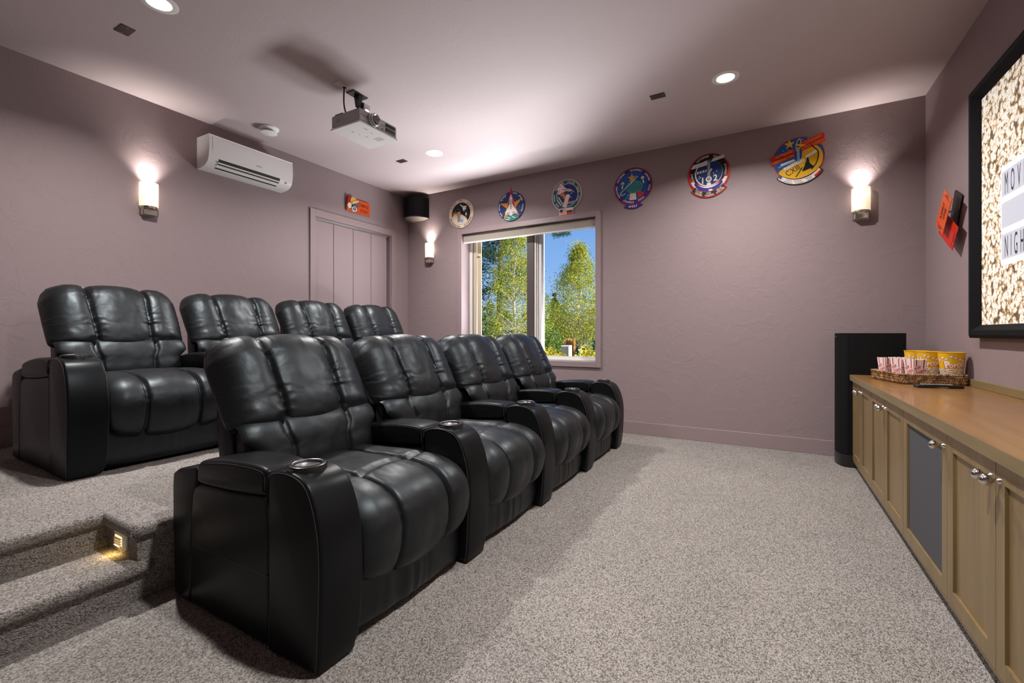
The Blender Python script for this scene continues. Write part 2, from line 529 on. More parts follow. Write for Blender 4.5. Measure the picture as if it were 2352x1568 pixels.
class Plate:
    """2-D art board. to3(u, v, d) gives the local 3-D point; d = height above the board"""
    def __init__(s, parent, to3):
        s.parent, s.to3 = parent, to3
    def poly(s, name, pts, m, d0, d1, mb=None):
        own = mb is None
        mb = mb or MB()
        a = sum(pts[i][0] * pts[(i + 1) % len(pts)][1] - pts[(i + 1) % len(pts)][0] * pts[i][1] for i in range(len(pts)))
        if a < 0: pts = pts[::-1]
        n = len(pts)
        vs = [s.to3(p[0], p[1], d0) for p in pts] + [s.to3(p[0], p[1], d1) for p in pts]
        fs = [tuple(range(n, 2 * n)), tuple(range(n - 1, -1, -1))] + [(i, (i + 1) % n, (i + 1) % n + n, i + n) for i in range(n)]
        mb.add(vs, fs, m)
        if own: return mb.build(name, m, s.parent)
        return mb
    def put(s, mb, ch, x, y, ang, size, m, d, sx=1.0, bold=0.02, shear=0.0, mirror=False):
        vs, fs, w = glyph(ch, bold, shear)
        ca, sa = math.cos(ang), math.sin(ang)
        out = []
        for a, b in vs:
            X, Y = (a - w / 2) * size * sx, (b - 0.35) * size
            out.append(s.to3(x + X * ca - Y * sa, y + X * sa + Y * ca, d))
        mb.add(out, fs, m)
    def line(s, mb, text, x, y, ang, size, m, d, sx=1.0, track=0.1, bold=0.02, shear=0.0, align='c'):
        ws = [glyph(c, bold, shear)[2] * size * sx if c != ' ' else 0.3 * size * sx for c in text]
        tot = sum(ws) + track * size * (len(text) - 1)
        t = -tot / 2 if align == 'c' else 0.0
        for c, w in zip(text, ws):
            t += w / 2
            if c != ' ': s.put(mb, c, x + t * math.cos(ang), y + t * math.sin(ang), ang, size, m, d, sx, bold, shear)
            t += w / 2 + track * size
    def arc(s, mb, text, cx, cy, r, a_mid, size, m, d, top=True, sx=1.0, track=0.12, bold=0.02, ry=None):
        """text on a circle; a_mid = direction of its middle; top: reads clockwise with feet inwards"""
        ws = [glyph(c, bold)[2] * size * sx if c != ' ' else 0.3 * size * sx for c in text]
        tot = sum(ws) + track * size * (len(text) - 1)
        sg = -1 if top else 1
        t = -tot / 2
        for c, w in zip(text, ws):
            t += w / 2
            a = a_mid + sg * t / r
            if c != ' ':
                s.put(mb, c, cx + r * math.cos(a), cy + (ry or r) * math.sin(a), a - PI / 2 if top else a + PI / 2, size, m, d, sx, bold)
            t += w / 2 + track * size

# ================================================================== ROOM SHELL
T = 0.12
def wall(name, m=M_WALL): pass
mb = MB(); mb.box(XA - T, XC + T, YD - T, YB + T * 2, -0.12, 0.0); struct(mb.build('floor', M_CARPET))
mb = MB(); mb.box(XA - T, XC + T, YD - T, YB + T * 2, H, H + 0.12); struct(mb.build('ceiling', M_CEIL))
# left wall with the closet opening
DY0, DY1, DZ1 = 3.345, 4.545, 2.44
mb = MB()
mb.box(XA - T, XA, YD, DY0, 0, H); mb.box(XA - T, XA, DY1, YB + 0.2, 0, H); mb.box(XA - T, XA, DY0, DY1, DZ1, H); mb.box(XA - T, XA, DY0, DY1, 0, PZ - 0.001)
struct(mb.build('wall_left', M_WALL))
mb = MB(); mb.box(XC, XC + T, YD, YB + 0.2, 0, H); struct(mb.build('wall_right', M_WALL))
mb = MB(); mb.box(XA, XC, YD - T, YD, 0, H); struct(mb.build('wall_near', M_WALL))
# far wall with the window opening
WX0, WX1, WZ0, WZ1 = -3.565, -1.695, 0.765, 2.42
WT = 0.30
mb = MB()
mb.box(XA, WX0, YB, YB + WT, 0, H); mb.box(WX1, XC, YB, YB + WT, 0, H)
mb.box(WX0, WX1, YB, YB + WT, 0, WZ0); mb.box(WX0, WX1, YB, YB + WT, WZ1, H)
struct(mb.build('wall_far', M_WALL))
# baseboards
mb = MB(); mb.box(XP + 0.02, XC, YB - 0.015, YB, 0, 0.133); struct(mb.build('baseboard_far', M_TRIM, bevel=0.003))
mb = MB(); mb.box(XA, XA + 0.015, YD, DY0 - 0.07, PZ, PZ + 0.133); mb.box(XA, XA + 0.015, DY1 + 0.07, YB, PZ, PZ + 0.133)
struct(mb.build('baseboard_left', M_TRIM, bevel=0.003))
mb = MB(); mb.box(XA + 0.015, XP - 0.02, YB - 0.015, YB, PZ, PZ + 0.133); struct(mb.build('baseboard_rear', M_TRIM, bevel=0.003))

# ---- carpeted seating platform with a notch for the step
NY, NX = 0.825, -2.525        # notch side wall and notch back
def nosed(mb, x0, x1, y0, y1, ztop, zbot, r=0.030, over=0.028):
    """slab whose +x edge is a rounded carpet nosing above a riser set back by `over`"""
    pr = [(x0, zbot), (x1 - over, zbot), (x1 - over, ztop - 0.056)]
    pr += [(x1 - 0.020 + 0.020 * math.cos(a), ztop - 0.028 + 0.027 * math.sin(a)) for a in [(-PI / 2) + PI * k / 10 for k in range(11)]]
    pr += [(x1 - 0.03, ztop), (x0, ztop)]
    mb.prism(pr, y0, y1, 'y')
mb = MB()
nosed(mb, XA, XP + 0.028, NY, YB, PZ, 0.0)
nosed(mb, XA, NX + 0.028, YD, NY, PZ, 0.0)
# nosing that turns the corner along the notch side wall
mb.prism([(NY - 0.012 + 0.014 * math.cos(a), PZ - 0.028 + 0.0283 * math.sin(a)) for a in [PI / 2 + PI * k / 10 for k in range(11)]] + [(NY + 0.02, PZ - 0.0563), (NY + 0.05, PZ - 0.02), (NY + 0.05, PZ + 0.0003)], NX - 0.02, XP + 0.010, 'x')
mb.lathe([(0.0, PZ + 0.0004), (0.012, PZ), (0.022, PZ - 0.006), (0.030, PZ - 0.020), (0.030, PZ - 0.036), (0.022, PZ - 0.050), (0.0, PZ - 0.056)], (XP - 0.002, NY + 0.006, 0), n=24)
plat = mb.build('floor', M_CARPET, smooth=50)
struct(plat)
mb = MB()
nosed(mb, NX - 0.01, XP + 0.030, YD, NY - 0.001, 0.158, 0.0)
mb.lathe([(0.0, 0.158), (0.035, 0.155), (0.052, 0.143), (0.058, 0.130), (0.052, 0.114), (0.035, 0.104), (0.0, 0.102)], (XP - 0.028, NY + 0.012, 0), n=28)
mb.build('step', M_CARPET, parent=plat, smooth=50)

# ================================================================== DOOR (bifold closet in the left wall)
d1 = struct(empty('door_1', (XA, DY0, PZ)))
Yw = DY1 - DY0; Zt = DZ1 - PZ
mb = MB()
mb.box(0, 0.02, -0.068, 0.0, 0, Zt + 0.085); mb.box(0, 0.02, Yw, Yw + 0.068, 0, Zt + 0.085); mb.box(0, 0.02, 0, Yw, Zt, Zt + 0.085)
mb.box(-T, 0.004, 0, 0.012, 0, Zt); mb.box(-T, 0.004, Yw - 0.012, Yw, 0, Zt); mb.box(-T, 0.004, 0.012, Yw - 0.012, Zt - 0.012, Zt)
mb.build('casing', M_TRIM, d1, bevel=0.002)
ys = [0.016, 0.277, 0.572, 0.865, 1.146]
for i in range(4):
    mb = MB()
    mb.box(-0.055, -0.022, ys[i] + 0.003, ys[i + 1] - 0.003, 0.01, Zt - 0.030)
    mb.build('door_panel', M_TRIM, d1, bevel=0.003)
mb = MB(); mb.box(-0.052, -0.024, 0.012, Yw - 0.012, Zt - 0.028, Zt - 0.012); mb.build('track', M_STEEL, d1)
mb = MB(); mb.box(-0.8, -0.79, -0.02, Yw + 0.02, 0, Zt); mb.box(-0.79, -T, -0.03, -0.02, 0, Zt); mb.box(-0.79, -T, Yw + 0.02, Yw + 0.03, 0, Zt)
mb.box(-0.79, -T, -0.02, Yw + 0.02, Zt, Zt + 0.02); mb.box(-0.79, -T, -0.02, Yw + 0.02, -0.02, 0.0)
mb.build('closet_interior', M_TRIM, d1)

# ================================================================== WINDOW
w1 = struct(empty('window_1', ((WX0 + WX1) / 2, YB, WZ0)))
hw = (WX1 - WX0) / 2; wh = WZ1 - WZ0
mb = MB()
c = 0.062
mb.box(-hw - c, -hw, -0.018, 0, -c, wh + c); mb.box(hw, hw + c, -0.018, 0, -c, wh + c)
mb.box(-hw, hw, -0.018, 0, wh, wh + c); mb.box(-hw, hw, -0.018, 0, -c, 0)
mb.build('casing', M_TRIM, w1, bevel=0.002)
# outer vinyl frame at the outside of the reveal
fy0, fy1 = 0.17, 0.27
mb = MB()
fw = 0.045
mb.box(-hw, -hw + fw, fy0, fy1, 0, wh); mb.box(hw - fw * 0.2, hw, fy0, fy1, 0, wh)
mb.box(-hw + fw, hw - fw * 0.2, fy0, fy1, wh - fw, wh)
mb.box(-hw + fw, hw - fw * 0.2, fy0, fy1, 0, 0.045); mb.box(-hw, hw, 0.10, fy0, 0, 0.018)
mb.build('frame', M_WVINYL, w1, bevel=0.003)
mb = MB()
mx0 = (-2.648) - (WX0 + WX1) / 2
mb.box(mx0, mx0 + 0.10, fy0 - 0.045, fy1, 0.0, wh - 0.0)
mb.build('mullion', mat('mullion darkened for shade', (0.075, 0.058, 0.055, 1), 0.5), w1, bevel=0.002)  # shade on the unlit inner face is put into this dark colour
mb = MB()
for k, (a, b, y) in enumerate(((0.102, 0.125, 0.135), (0.130, 0.142, 0.15), (0.150, 0.185, 0.165))):
    mb.box(mx0 + a, mx0 + b, y, fy1 - 0.01, 0.03, wh - 0.02)
mb.build('pane_frame', M_WVINYL, w1, bevel=0.002)
mb = MB(); mb.box(mx0 + 0.18, hw - 0.012, 0.225, 0.231, 0.04, wh - 0.03)
gm = mat('window glass', (1, 1, 1, 1), 0.0, spec=0.5, trans=1.0)
_nt, _N, _L, _b = nodes(gm)
_tr = _N.new('ShaderNodeBsdfTransparent'); _gl = _N.new('ShaderNodeBsdfGlossy'); _gl.inputs['Roughness'].default_value = 0.02
_fr = _N.new('ShaderNodeFresnel'); _fr.inputs[0].default_value = 1.25; _ms = _N.new('ShaderNodeMixShader')
_L.new(_fr.outputs[0], _ms.inputs[0]); _L.new(_tr.outputs[0], _ms.inputs[1]); _L.new(_gl.outputs[0], _ms.inputs[2])
_L.new(_ms.outputs[0], _nt.nodes['Material Output'].inputs[0])
mb.build('glass', gm, w1)
# left light: a casement sash swung open to the outside, seen edge on
sash = empty('sash', (-hw + 0.03, fy1 + 0.07, 0.05)); sash.parent = w1
sash.rotation_euler = (0, 0, math.radians(134))
sw, sh = 0.80, wh - 0.10
mb = MB()
mb.box(0, 0.045, -0.02, 0.02, 0, sh); mb.box(sw - 0.045, sw, -0.02, 0.02, 0, sh); mb.box(0.045, sw - 0.045, -0.02, 0.02, 0, 0.045); mb.box(0.045, sw - 0.045, -0.02, 0.02, sh - 0.045, sh)
o = mb.build('sash_frame', M_TAN, sash, bevel=0.003)
mb = MB(); mb.box(0.045, sw - 0.045, -0.003, 0.003, 0.045, sh - 0.045); mb.build('glass', gm, sash)
mb = MB(); mb.box(-hw + 0.045, -hw + 0.060, fy0 + 0.03, fy1, 0.045, wh - 0.045); mb.build('gasket', M_DARK, w1)
mb = MB(); mb.box(-hw + 0.060, -hw + 0.100, fy0 + 0.01, fy1 + 0.01, 0.045, wh - 0.045); mb.box(-hw + 0.108, -hw + 0.176, fy0 + 0.03, fy0 + 0.042, 0.045, wh - 0.045)
mb.box(-hw + 0.100, -hw + 0.108, fy0 + 0.05, fy1 + 0.01, 0.045, wh - 0.045); mb.build('hinge_stile', M_TAN, w1, bevel=0.003)
mb = MB(); mb.box(-hw + 0.098, -hw + 0.160, fy0 + 0.012, fy0 + 0.03, wh - 0.28, wh - 0.25); mb.build('sash_lock', M_TAN, w1, bevel=0.002)
# roller shade, rolled up to the head
sc = thing('roller_shade', 'taupe woven roller shade drawn up to the head of the window', 'window shade', ((WX0 + WX1) / 2, YB + 0.022, WZ1 - 0.003))
mb = MB(); mb.box(-hw + 0.012, hw - 0.008, 0.005, 0.020, -0.100, -0.010)
mb.build('fabric', M_SHADEFAB, sc)
mb = MB(); mb.lathe([(0.022, -hw + 0.012), (0.022, hw - 0.008)], (0, 0.045, -0.028), 'x', 16); mb.build('roller', M_SHADEFAB, sc, smooth=40)
mb = MB(); mb.box(-hw + 0.01, hw - 0.006, 0.000, 0.026, -0.114, -0.100); mb.build('bottom_bar', M_WVINYL, sc, bevel=0.003)

# ================================================================== CEILING FITTINGS
M_LAMP = mat('lit lamp lens', (1, 1, 1, 1), 0.4, emit=(1.0, 0.94, 0.89, 1), estr=9.0)
def can_light():
    r = empty('recessed_ceiling_light')
    mb = MB(); mb.lathe([(0.062, -0.001), (0.065, -0.0045), (0.090, -0.0035), (0.097, -0.001), (0.097, 0.0)], n=40, cap=False)
    mb.build('trim_ring', M_WHITE2, r, smooth=50)
    mb = MB(); mb.lathe([(0.0, -0.003), (0.03, -0.003), (0.062, -0.001)], n=32, cap=False)
    mb.build('lamp_lens', M_LAMP, r, smooth=180)
    l = bpy.data.lights.new('downlight', 'AREA'); l.shape = 'DISK'; l.size = 0.115; l.energy = CAN; l.color = (1.0, 0.955, 0.92); l.spread = math.radians(148)
    lo = bpy.data.objects.new('downlight', l); COL.objects.link(lo); lo.parent = r; lo.location = (0, 0, -0.0045)
    return r
CANS = [(-3.135, 1.262, 'round white recessed light in ceiling nearest the camera, cut by the top edge'),
        (-0.28, 3.79, 'round white recessed light glowing in ceiling near the right wall lamp'),
        (-3.15, 3.80, 'round white recessed light in ceiling farthest back, above the closet side'),
        (-0.28, 1.262, 'round white recessed light in ceiling above the front of the room')]
c0 = can_light()
for i, (x, y, lab) in enumerate(CANS):
    o = c0 if i == 0 else copy_tree(c0)
    o.location = (x, y, H)
    tag(o, lab, 'ceiling light', 'recessed lights in the ceiling')

def cover_plate():
    r = empty('ceiling_cover_plate')
    mb = MB(); mb.box(-0.058, 0.058, -0.038, 0.038, -0.004, 0.0); mb.build('plate', M_DARKPLATE, r, bevel=0.0015)
    for s in (-1, 1):
        mb = MB(); mb.lathe([(0.0, -0.0055), (0.004, -0.005), (0.004, -0.004)], (0.042 * s, 0, 0), n=10); mb.build('screw', M_STEEL, r)
    return r
p0 = cover_plate()
for i, (x, y, lab) in enumerate([(-3.605, 1.265, 'dark rectangular cover plate on ceiling left of the nearest recessed light'),
                                 (-0.788, 3.803, 'dark rectangular cover plate on ceiling above the two right-hand plaques'),
                                 (-3.61, 3.79, 'dark rectangular cover plate on ceiling just beyond the projector')]):
    o = p0 if i == 0 else copy_tree(p0)
    o.location = (x, y, H)
    tag(o, lab, 'cover plate', 'dark cover plates on the ceiling')

sd = thing('smoke_detector', 'round white smoke detector on ceiling above the air conditioner', 'smoke detector', (-4.135, 2.555, H))
mb = MB(); mb.lathe([(0.086, 0.0), (0.086, -0.010), (0.066, -0.022), (0.052, -0.026)], n=36); mb.build('base', M_WHITE2, sd, smooth=40)
mb = MB(); mb.lathe([(0.048, -0.026), (0.046, -0.040)], n=24, cap=False); mb.build('vent_gap', C_GRY, sd, smooth=40)
mb = MB(); mb.lathe([(0.046, -0.038), (0.070, -0.042), (0.071, -0.048), (0.040, -0.056), (0.0, -0.058)], n=36); mb.build('cover', M_WHITE2, sd, smooth=40)

# ---- projector hung from the ceiling
pj = thing('ceiling_projector', 'white and grey video projector hanging from the ceiling on a black bracket', 'projector', (-2.868, 2.585, 2.71))
mb = MB(); mb.box(-0.160, 0.160, -0.200, 0.200, 0.012, 0.112); o = mb.build('body', mat('silver grey plastic', (0.40, 0.39, 0.39, 1), 0.4), pj, bevel=0.012, seg=3)
mb = MB(); mb.box(-0.166, 0.166, -0.204, 0.204, -0.002, 0.012); mb.build('base_panel', M_WHITE, pj, bevel=0.003)
P2 = Plate(pj, lambda u, v, d: (v, u, -0.002 - d))
mb = MB()
for (a, b, c_, e) in ((-0.10, -0.07, 0.10, 0.11), (-0.02, 0.0, 0.085, 0.093), (-0.115, -0.095, -0.03, -0.02), (0.0, 0.03, 0.0, 0.006), (-0.05, -0.035, -0.02, -0.012)):
    P2.poly('', [(a, c_), (b, c_), (b, e), (a, e)], C_GRY, 0.0002, 0.0008, mb)
for k in range(7):
    P2.poly('', [(0.07, 0.02 + k * 0.011), (0.13, 0.02 + k * 0.011), (0.13, 0.024 + k * 0.011), (0.07, 0.024 + k * 0.011)], C_GRY, 0.0002, 0.0006, mb)
mb.build('label', C_GRY, pj)
mb = MB(); mb.box(0.1605, 0.1615, -0.19, -0.115, 0.062, 0.064); mb.box(0.1605, 0.1615, -0.02, 0.06, 0.062, 0.064); mb.build('seam', M_DARK, pj)
mb = MB()
mb.lathe([(0.052, 0.158), (0.052, 0.175), (0.048, 0.178), (0.048, 0.196), (0.045, 0.200), (0.041, 0.200), (0.037, 0.194), (0.031, 0.186)], (0, -0.065, 0.060), 'x', 36, cap=False)
ln = mb.build('lens_barrel', M_STEEL, pj, smooth=40)
mb = MB(); mb.lathe([(0.0, 0.191), (0.012, 0.1905), (0.022, 0.189), (0.031, 0.186)], (0, -0.065, 0.060), 'x', 28, cap=False)
mb.build('lens', mat('coated lens glass', (0.02, 0.01, 0.014, 1), 0.06, coat=1.0), ln, smooth=180)
for z0 in (0.028, 0.066):
    mb = MB(); mb.box(0.1605, 0.1635, 0.070, 0.175, z0, z0 + 0.029); g = mb.build('exhaust_grille', M_DARK, pj, bevel=0.001)
mb = MB()
for k in range(4): mb.box(0.1635, 0.1650, 0.074, 0.171, 0.032 + k * 0.006 + (0.02 if k > 1 else 0), 0.0335 + k * 0.006 + (0.02 if k > 1 else 0))
mb.build('grille_slats', C_GRY, pj)
mb = MB(); mb.box(0.1605, 0.162, 0.024, 0.044, 0.030, 0.036); mb.build('badge', M_DARK, pj)
P3 = Plate(pj, lambda u, v, d: (u, -0.200 - d, v))
for a, b in ((-0.10, -0.07), (-0.065, -0.045), (-0.02, -0.01)): P3.poly('port_cover', rrect(a, b, 0.045, 0.075, 0.003), C_GRY, 0.0002, 0.0008)
mk = empty('mount', (0, 0, 0)); mk.parent = pj
mb = MB()
cxm, cym = -0.062, -0.015
mb.box(cxm - 0.045, cxm + 0.045, cym - 0.085, cym + 0.065, 0.332, 0.340)
mb.prism([(cxm - 0.03, 0.332), (cxm + 0.03, 0.332), (cxm + 0.012, 0.24), (cxm - 0.012, 0.24)], cym - 0.02, cym + 0.02, 'y')
mb.tube([(cxm, cym, 0.335), (cxm, cym, 0.13)], 0.013, 10)
mb.box(cxm - 0.07, cxm + 0.10, -0.10, 0.10, 0.118, 0.126)
mb.box(cxm - 0.07, cxm + 0.02, -0.19, -0.10, 0.116, 0.122)
mb.tube([(0.03, -0.09, 0.122), (0.09, -0.12, 0.132), (0.12, -0.13, 0.112)], 0.008, 6)
mb.tube([(0.03, 0.09, 0.122), (0.09, 0.13, 0.132), (0.12, 0.14, 0.112)], 0.008, 6)
mb.build('bracket', M_BLACKPL, mk, bevel=0.002)
mb = MB(); mb.lathe([(0.030, -0.03), (0.032, -0.02), (0.032, 0.03), (0.026, 0.038)], (cxm + 0.012, cym + 0.055, 0.262), 'y', 20); mb.build('swivel_knob', M_STEEL, mk, smooth=40)
cb = tag(MB().tube(smooth_path([(-2.925, 2.425, H - 0.006), (-2.935, 2.43, 2.99), (-2.945, 2.44, 2.92), (-2.94, 2.455, 2.86), (-2.915, 2.47, 2.828)], 6), 0.006, 8).build('projector_cable', M_BLACKPL, smooth=60),
         'black cable dropping from the ceiling outlet to the projector', 'cable')
ot = thing('ceiling_outlet', 'pale rectangular power outlet on ceiling beside the projector bracket', 'power outlet', (-2.925, 2.398, H))
mb = MB(); mb.box(-0.034, 0.034, -0.058, 0.058, -0.005, 0); mb.build('cover', flat('pale mauve plastic', 214, 200, 202), ot, bevel=0.0015)
mb = MB(); mb.lathe([(0.014, -0.0065), (0.014, -0.005)], (0.0, 0.028, 0), n=16); mb.build('socket', M_DARK, ot)

# ---- air conditioner on the left wall
ac = thing('air_conditioner', 'long white wall-mounted air conditioner high on the left wall', 'air conditioner', (XA, 2.525, 2.595))
L2 = 0.405
prof = [(0, 0.0), (0.05, 0.0), (0.13, 0.012), (0.185, 0.045), (0.205, 0.10), (0.212, 0.17), (0.205, 0.268), (0.19, 0.282), (0.0, 0.286)]
prof = [(0, 0)] + smooth_path(prof[1:], 5) 
mb = MB(); mb.prism(prof, -L2, L2, 'y'); mb.build('casing', M_WHITE, ac, bevel=0.006, seg=3)
mb = MB()
pf = [(0.2075, 0.108), (0.2155, 0.17), (0.2090, 0.262), (0.205, 0.262), (0.2115, 0.17), (0.2035, 0.108)]
mb.prism(pf, -L2 + 0.03, L2 - 0.01, 'y'); mb.build('front_panel', M_WHITE, ac, bevel=0.001)
mb = MB()
mb.prism([(0.128, 0.0085), (0.188, 0.043), (0.2015, 0.078), (0.1995, 0.083), (0.184, 0.060), (0.122, 0.014)], -0.32, 0.27, 'y')
mb.build('air_outlet', M_DARK, ac)
for q, (z, x) in enumerate(((0.050, 0.1985), (0.030, 0.176))):
    mb = MB(); mb.prism([(x - 0.007, z - 0.007), (x + 0.004, z + 0.001), (x + 0.005, z - 0.002), (x - 0.006, z - 0.010)], -0.325, 0.275, 'y'); mb.build('louver', M_WHITE, ac)
for k in range(9): MB().box(0.178, 0.190, -0.29 + k * 0.066, -0.288 + k * 0.066, 0.040, 0.066).build('vane', C_GRY, ac)
PA = Plate(ac, lambda u, v, d: (0.2135 + d, u, v))
mb = MB(); PA.poly('', [(0.02, 0.125), (0.07, 0.125), (0.07, 0.132), (0.02, 0.132)], C_GRY, 0.0, 0.002, mb); mb.build('nameplate', C_GRY, ac)
mb = MB(); mb.box(0.180, 0.1995, 0.33, 0.345, 0.048, 0.062); mb.build('indicator', C_GRY, ac)

# ---- wall lights
M_SHADE = mat('lit opal glass', (0.9, 0.85, 0.75, 1), 0.35, emit=(1.0, 0.80, 0.56, 1), estr=1.0)
_nt, _N, _L, _b = nodes(M_SHADE)
_mp = mapping(_N, _L, (1, 1, 1)); _sx = _N.new('ShaderNodeSeparateXYZ'); _L.new(_mp.outputs[0], _sx.inputs[0])
_r = ramp(_N, [(0.0, (0.72, 0.52, 0.33, 1)), (0.45, (0.90, 0.74, 0.52, 1)), (0.68, (1.0, 0.93, 0.78, 1)), (1.0, (0.86, 0.72, 0.50, 1))])
_m = _N.new('ShaderNodeMath'); _m.operation = 'MULTIPLY'; _m.inputs[1].default_value = 5.0
_L.new(_sx.outputs['Z'], _m.inputs[0]); _L.new(_m.outputs[0], _r.inputs[0]); _L.new(_r.outputs[0], _b.inputs['Emission Color'])
def wall_light():
    """local +y points out of the wall, +x along it; shade bottom at z = 0"""
    r = empty('wall_light')
    out = [(0.066 * math.cos(a), 0.022 + 0.078 * math.sin(a)) for a in [PI * k / 20 for k in range(21)]]
    inn = [(0.061 * math.cos(a), 0.022 + 0.072 * math.sin(a)) for a in [PI * k / 20 for k in range(21)]]
    mb = MB(); n = 21
    vs = [(x, y, z) for z in (0, 0.195) for x, y in out] + [(x, y, z) for z in (0, 0.195) for x, y in inn]
    fs = [(i, i + 1, i + 1 + n, i + n) for i in range(n - 1)] + [(2 * n + i + 1, 2 * n + i, 3 * n + i, 3 * n + i + 1) for i in range(n - 1)]
    fs += [(n + i, n + i + 1, 3 * n + i + 1, 3 * n + i) for i in range(n - 1)] + [(i + 1, i, 2 * n + i, 2 * n + i + 1) for i in range(n - 1)]
    fs += [(0, n, 3 * n, 2 * n), (2 * n - 1, n - 1, 3 * n - 1, 4 * n - 1)]
    mb.add(vs, fs); mb.build('glass_shade', M_SHADE, r, smooth=60)
    mb = MB(); mb.box(-0.058, 0.058, 0.0, 0.012, -0.075, 0.045); mb.build('wall_plate', M_CHROME, r, bevel=0.004)
    mb = MB(); mb.prism(rrect(-0.052, 0.052, 0.012, 0.062, 0.012), -0.072, -0.028, 'z'); mb.build('bracket', M_CHROME, r, bevel=0.004)
    mb = MB(); mb.prism([(x * 0.94, y) for x, y in out] , -0.022, -0.002, 'z'); mb.box(-0.03, 0.03, 0.02, 0.05, -0.03, -0.02); mb.build('shade_holder', M_CHROME, r, bevel=0.003)
    l = bpy.data.lights.new('bulb', 'AREA'); l.shape = 'DISK'; l.size = 0.085; l.energy = SCONCE_W; l.color = (1.0, 0.92, 0.85)
    lo = bpy.data.objects.new('bulb', l); COL.objects.link(lo); lo.parent = r; lo.location = (0, 0.058, 0.185)
    lo.rotation_euler = (PI + 0.12, 0, 0); l.spread = 1.7
    l = bpy.data.lights.new('bulb_glow', 'POINT'); l.energy = SCONCE_W * 0.16; l.color = (1.0, 0.86, 0.72); l.shadow_soft_size = 0.015
    lo = bpy.data.objects.new('bulb_glow', l); COL.objects.link(lo); lo.parent = r; lo.location = (0, 0.020, 0.12)
    return r
s0 = wall_light()
for i, (x, y, rz, lab) in enumerate(((XA, 1.742, -PI / 2, 'lit opal glass wall lamp on the left wall beside the air conditioner'),
                                     (-4.10, YB, PI, 'lit opal glass wall lamp in the far corner under the black speaker'),
                                     (0.702, YB, PI, 'lit opal glass wall lamp right of the last round plaque'))):
    o = s0 if i == 0 else copy_tree(s0)
    o.location = (x, y, 2.15); o.rotation_euler = (0, 0, rz)
    tag(o, lab, 'wall lamp', 'lit wall lamps')

# ---- surround speaker in the far corner
sp = thing('corner_speaker', 'black curved surround speaker mounted high in the far left corner', 'speaker', (-4.325, YB, 2.685))
arc_ = [(0.188 * math.cos(a), -0.02 - 0.20 * math.sin(a)) for a in [PI * k / 20 for k in range(21)]]
mb = MB(); mb.prism([(-0.188, 0.0)] + arc_[::-1] + [(0.188, 0.0)], 0.035, 0.30, 'z'); mb.build('cabinet', M_BLACKWOOD, sp, smooth=40)
mb = MB()
mb.prism([(x * 1.01, y * 1.01) for x, y in [(-0.188, -0.001)] + arc_[::-1] + [(0.188, -0.001)]], 0.022, 0.036, 'z'); mb.build('rim', M_BLACKPL, sp, smooth=40)
mb = MB()
vs = [(x, y, 0.022) for x, y in arc_] + [(x * 0.55, y * 0.55, 0.0) for x, y in arc_]
n = 21
mb.add(vs, [(i + 1, i, i + n, i + 1 + n) for i in range(n - 1)] + [tuple(range(n, 2 * n))])
mb.build('underside', mat('taupe speaker base', (0.14, 0.115, 0.10, 1), 0.6), sp, smooth=40)

# ================================================================== SIGN above the closet
sg = thing('coming_soon_sign', 'orange tin sign reading COMING SOON above the closet doors', 'sign', (XA, 3.965, 2.70))
PS = Plate(sg, lambda u, v, d: (d, u, v))
PS.poly('board', [(-0.185, -0.085), (0.185, -0.085), (0.185, 0.085), (-0.185, 0.085)], C_ORT, 0.016, 0.020)
mb = MB(); mb.box(0, 0.016, -0.18, 0.18, -0.08, 0.08); mb.build('backing', M_DARK, sg)
mb = MB()
PS.line(mb, 'COMING', 0.075, 0.028, -0.02, 0.058, C_DKB, 0.0205, 0.62, 0.10, 0.015)
PS.line(mb, 'SOON', 0.085, -0.038, -0.02, 0.058, C_DKB, 0.0205, 0.62, 0.10, 0.015)
mb.build('lettering', C_DKB, sg)
PS.poly('curtain', [(-0.185, 0.0), (-0.17, 0.10), (-0.14, 0.092), (-0.12, 0.05), (-0.14, -0.01), (-0.165, -0.04)], C_CRIM, 0.0202, 0.034)
PS.poly('popcorn_bag', smooth_path([(-0.125, 0.0), (-0.14, 0.05), (-0.12, 0.088), (-0.07, 0.092), (-0.052, 0.05), (-0.065, 0.0)], 3, True), C_GOLD, 0.0202, 0.040)
PS.poly('film_reel', ell(-0.152, -0.02, 0.03, 0.035, 20), C_CRM, 0.0202, 0.036)
cl = PS.poly('clapper_board', [(-0.10, -0.045), (-0.02, -0.02), (-0.03, 0.03), (-0.11, 0.005)], mat('clapper slate', (0.10, 0.11, 0.13, 1), 0.5), 0.0202, 0.044)
mb = MB()
for k in range(4): PS.poly('', strip((-0.112 + k * 0.024, 0.012 + k * 0.009), (-0.098 + k * 0.024, 0.038 + k * 0.009), 0.012), C_WHT, 0.044, 0.048, mb)
mb.build('clapper_stripes', C_WHT, sg)
mb = MB()
for k in range(3): PS.poly('', ell(-0.085, -0.052, 0.036 - 0.011 * k, 0.03 - 0.009 * k, 20), (C_WHT, C_BLK, C_GRY)[k], 0.0202, 0.046 + 0.001 * k, mb)
mb.build('ticket_roll', C_WHT, sg)

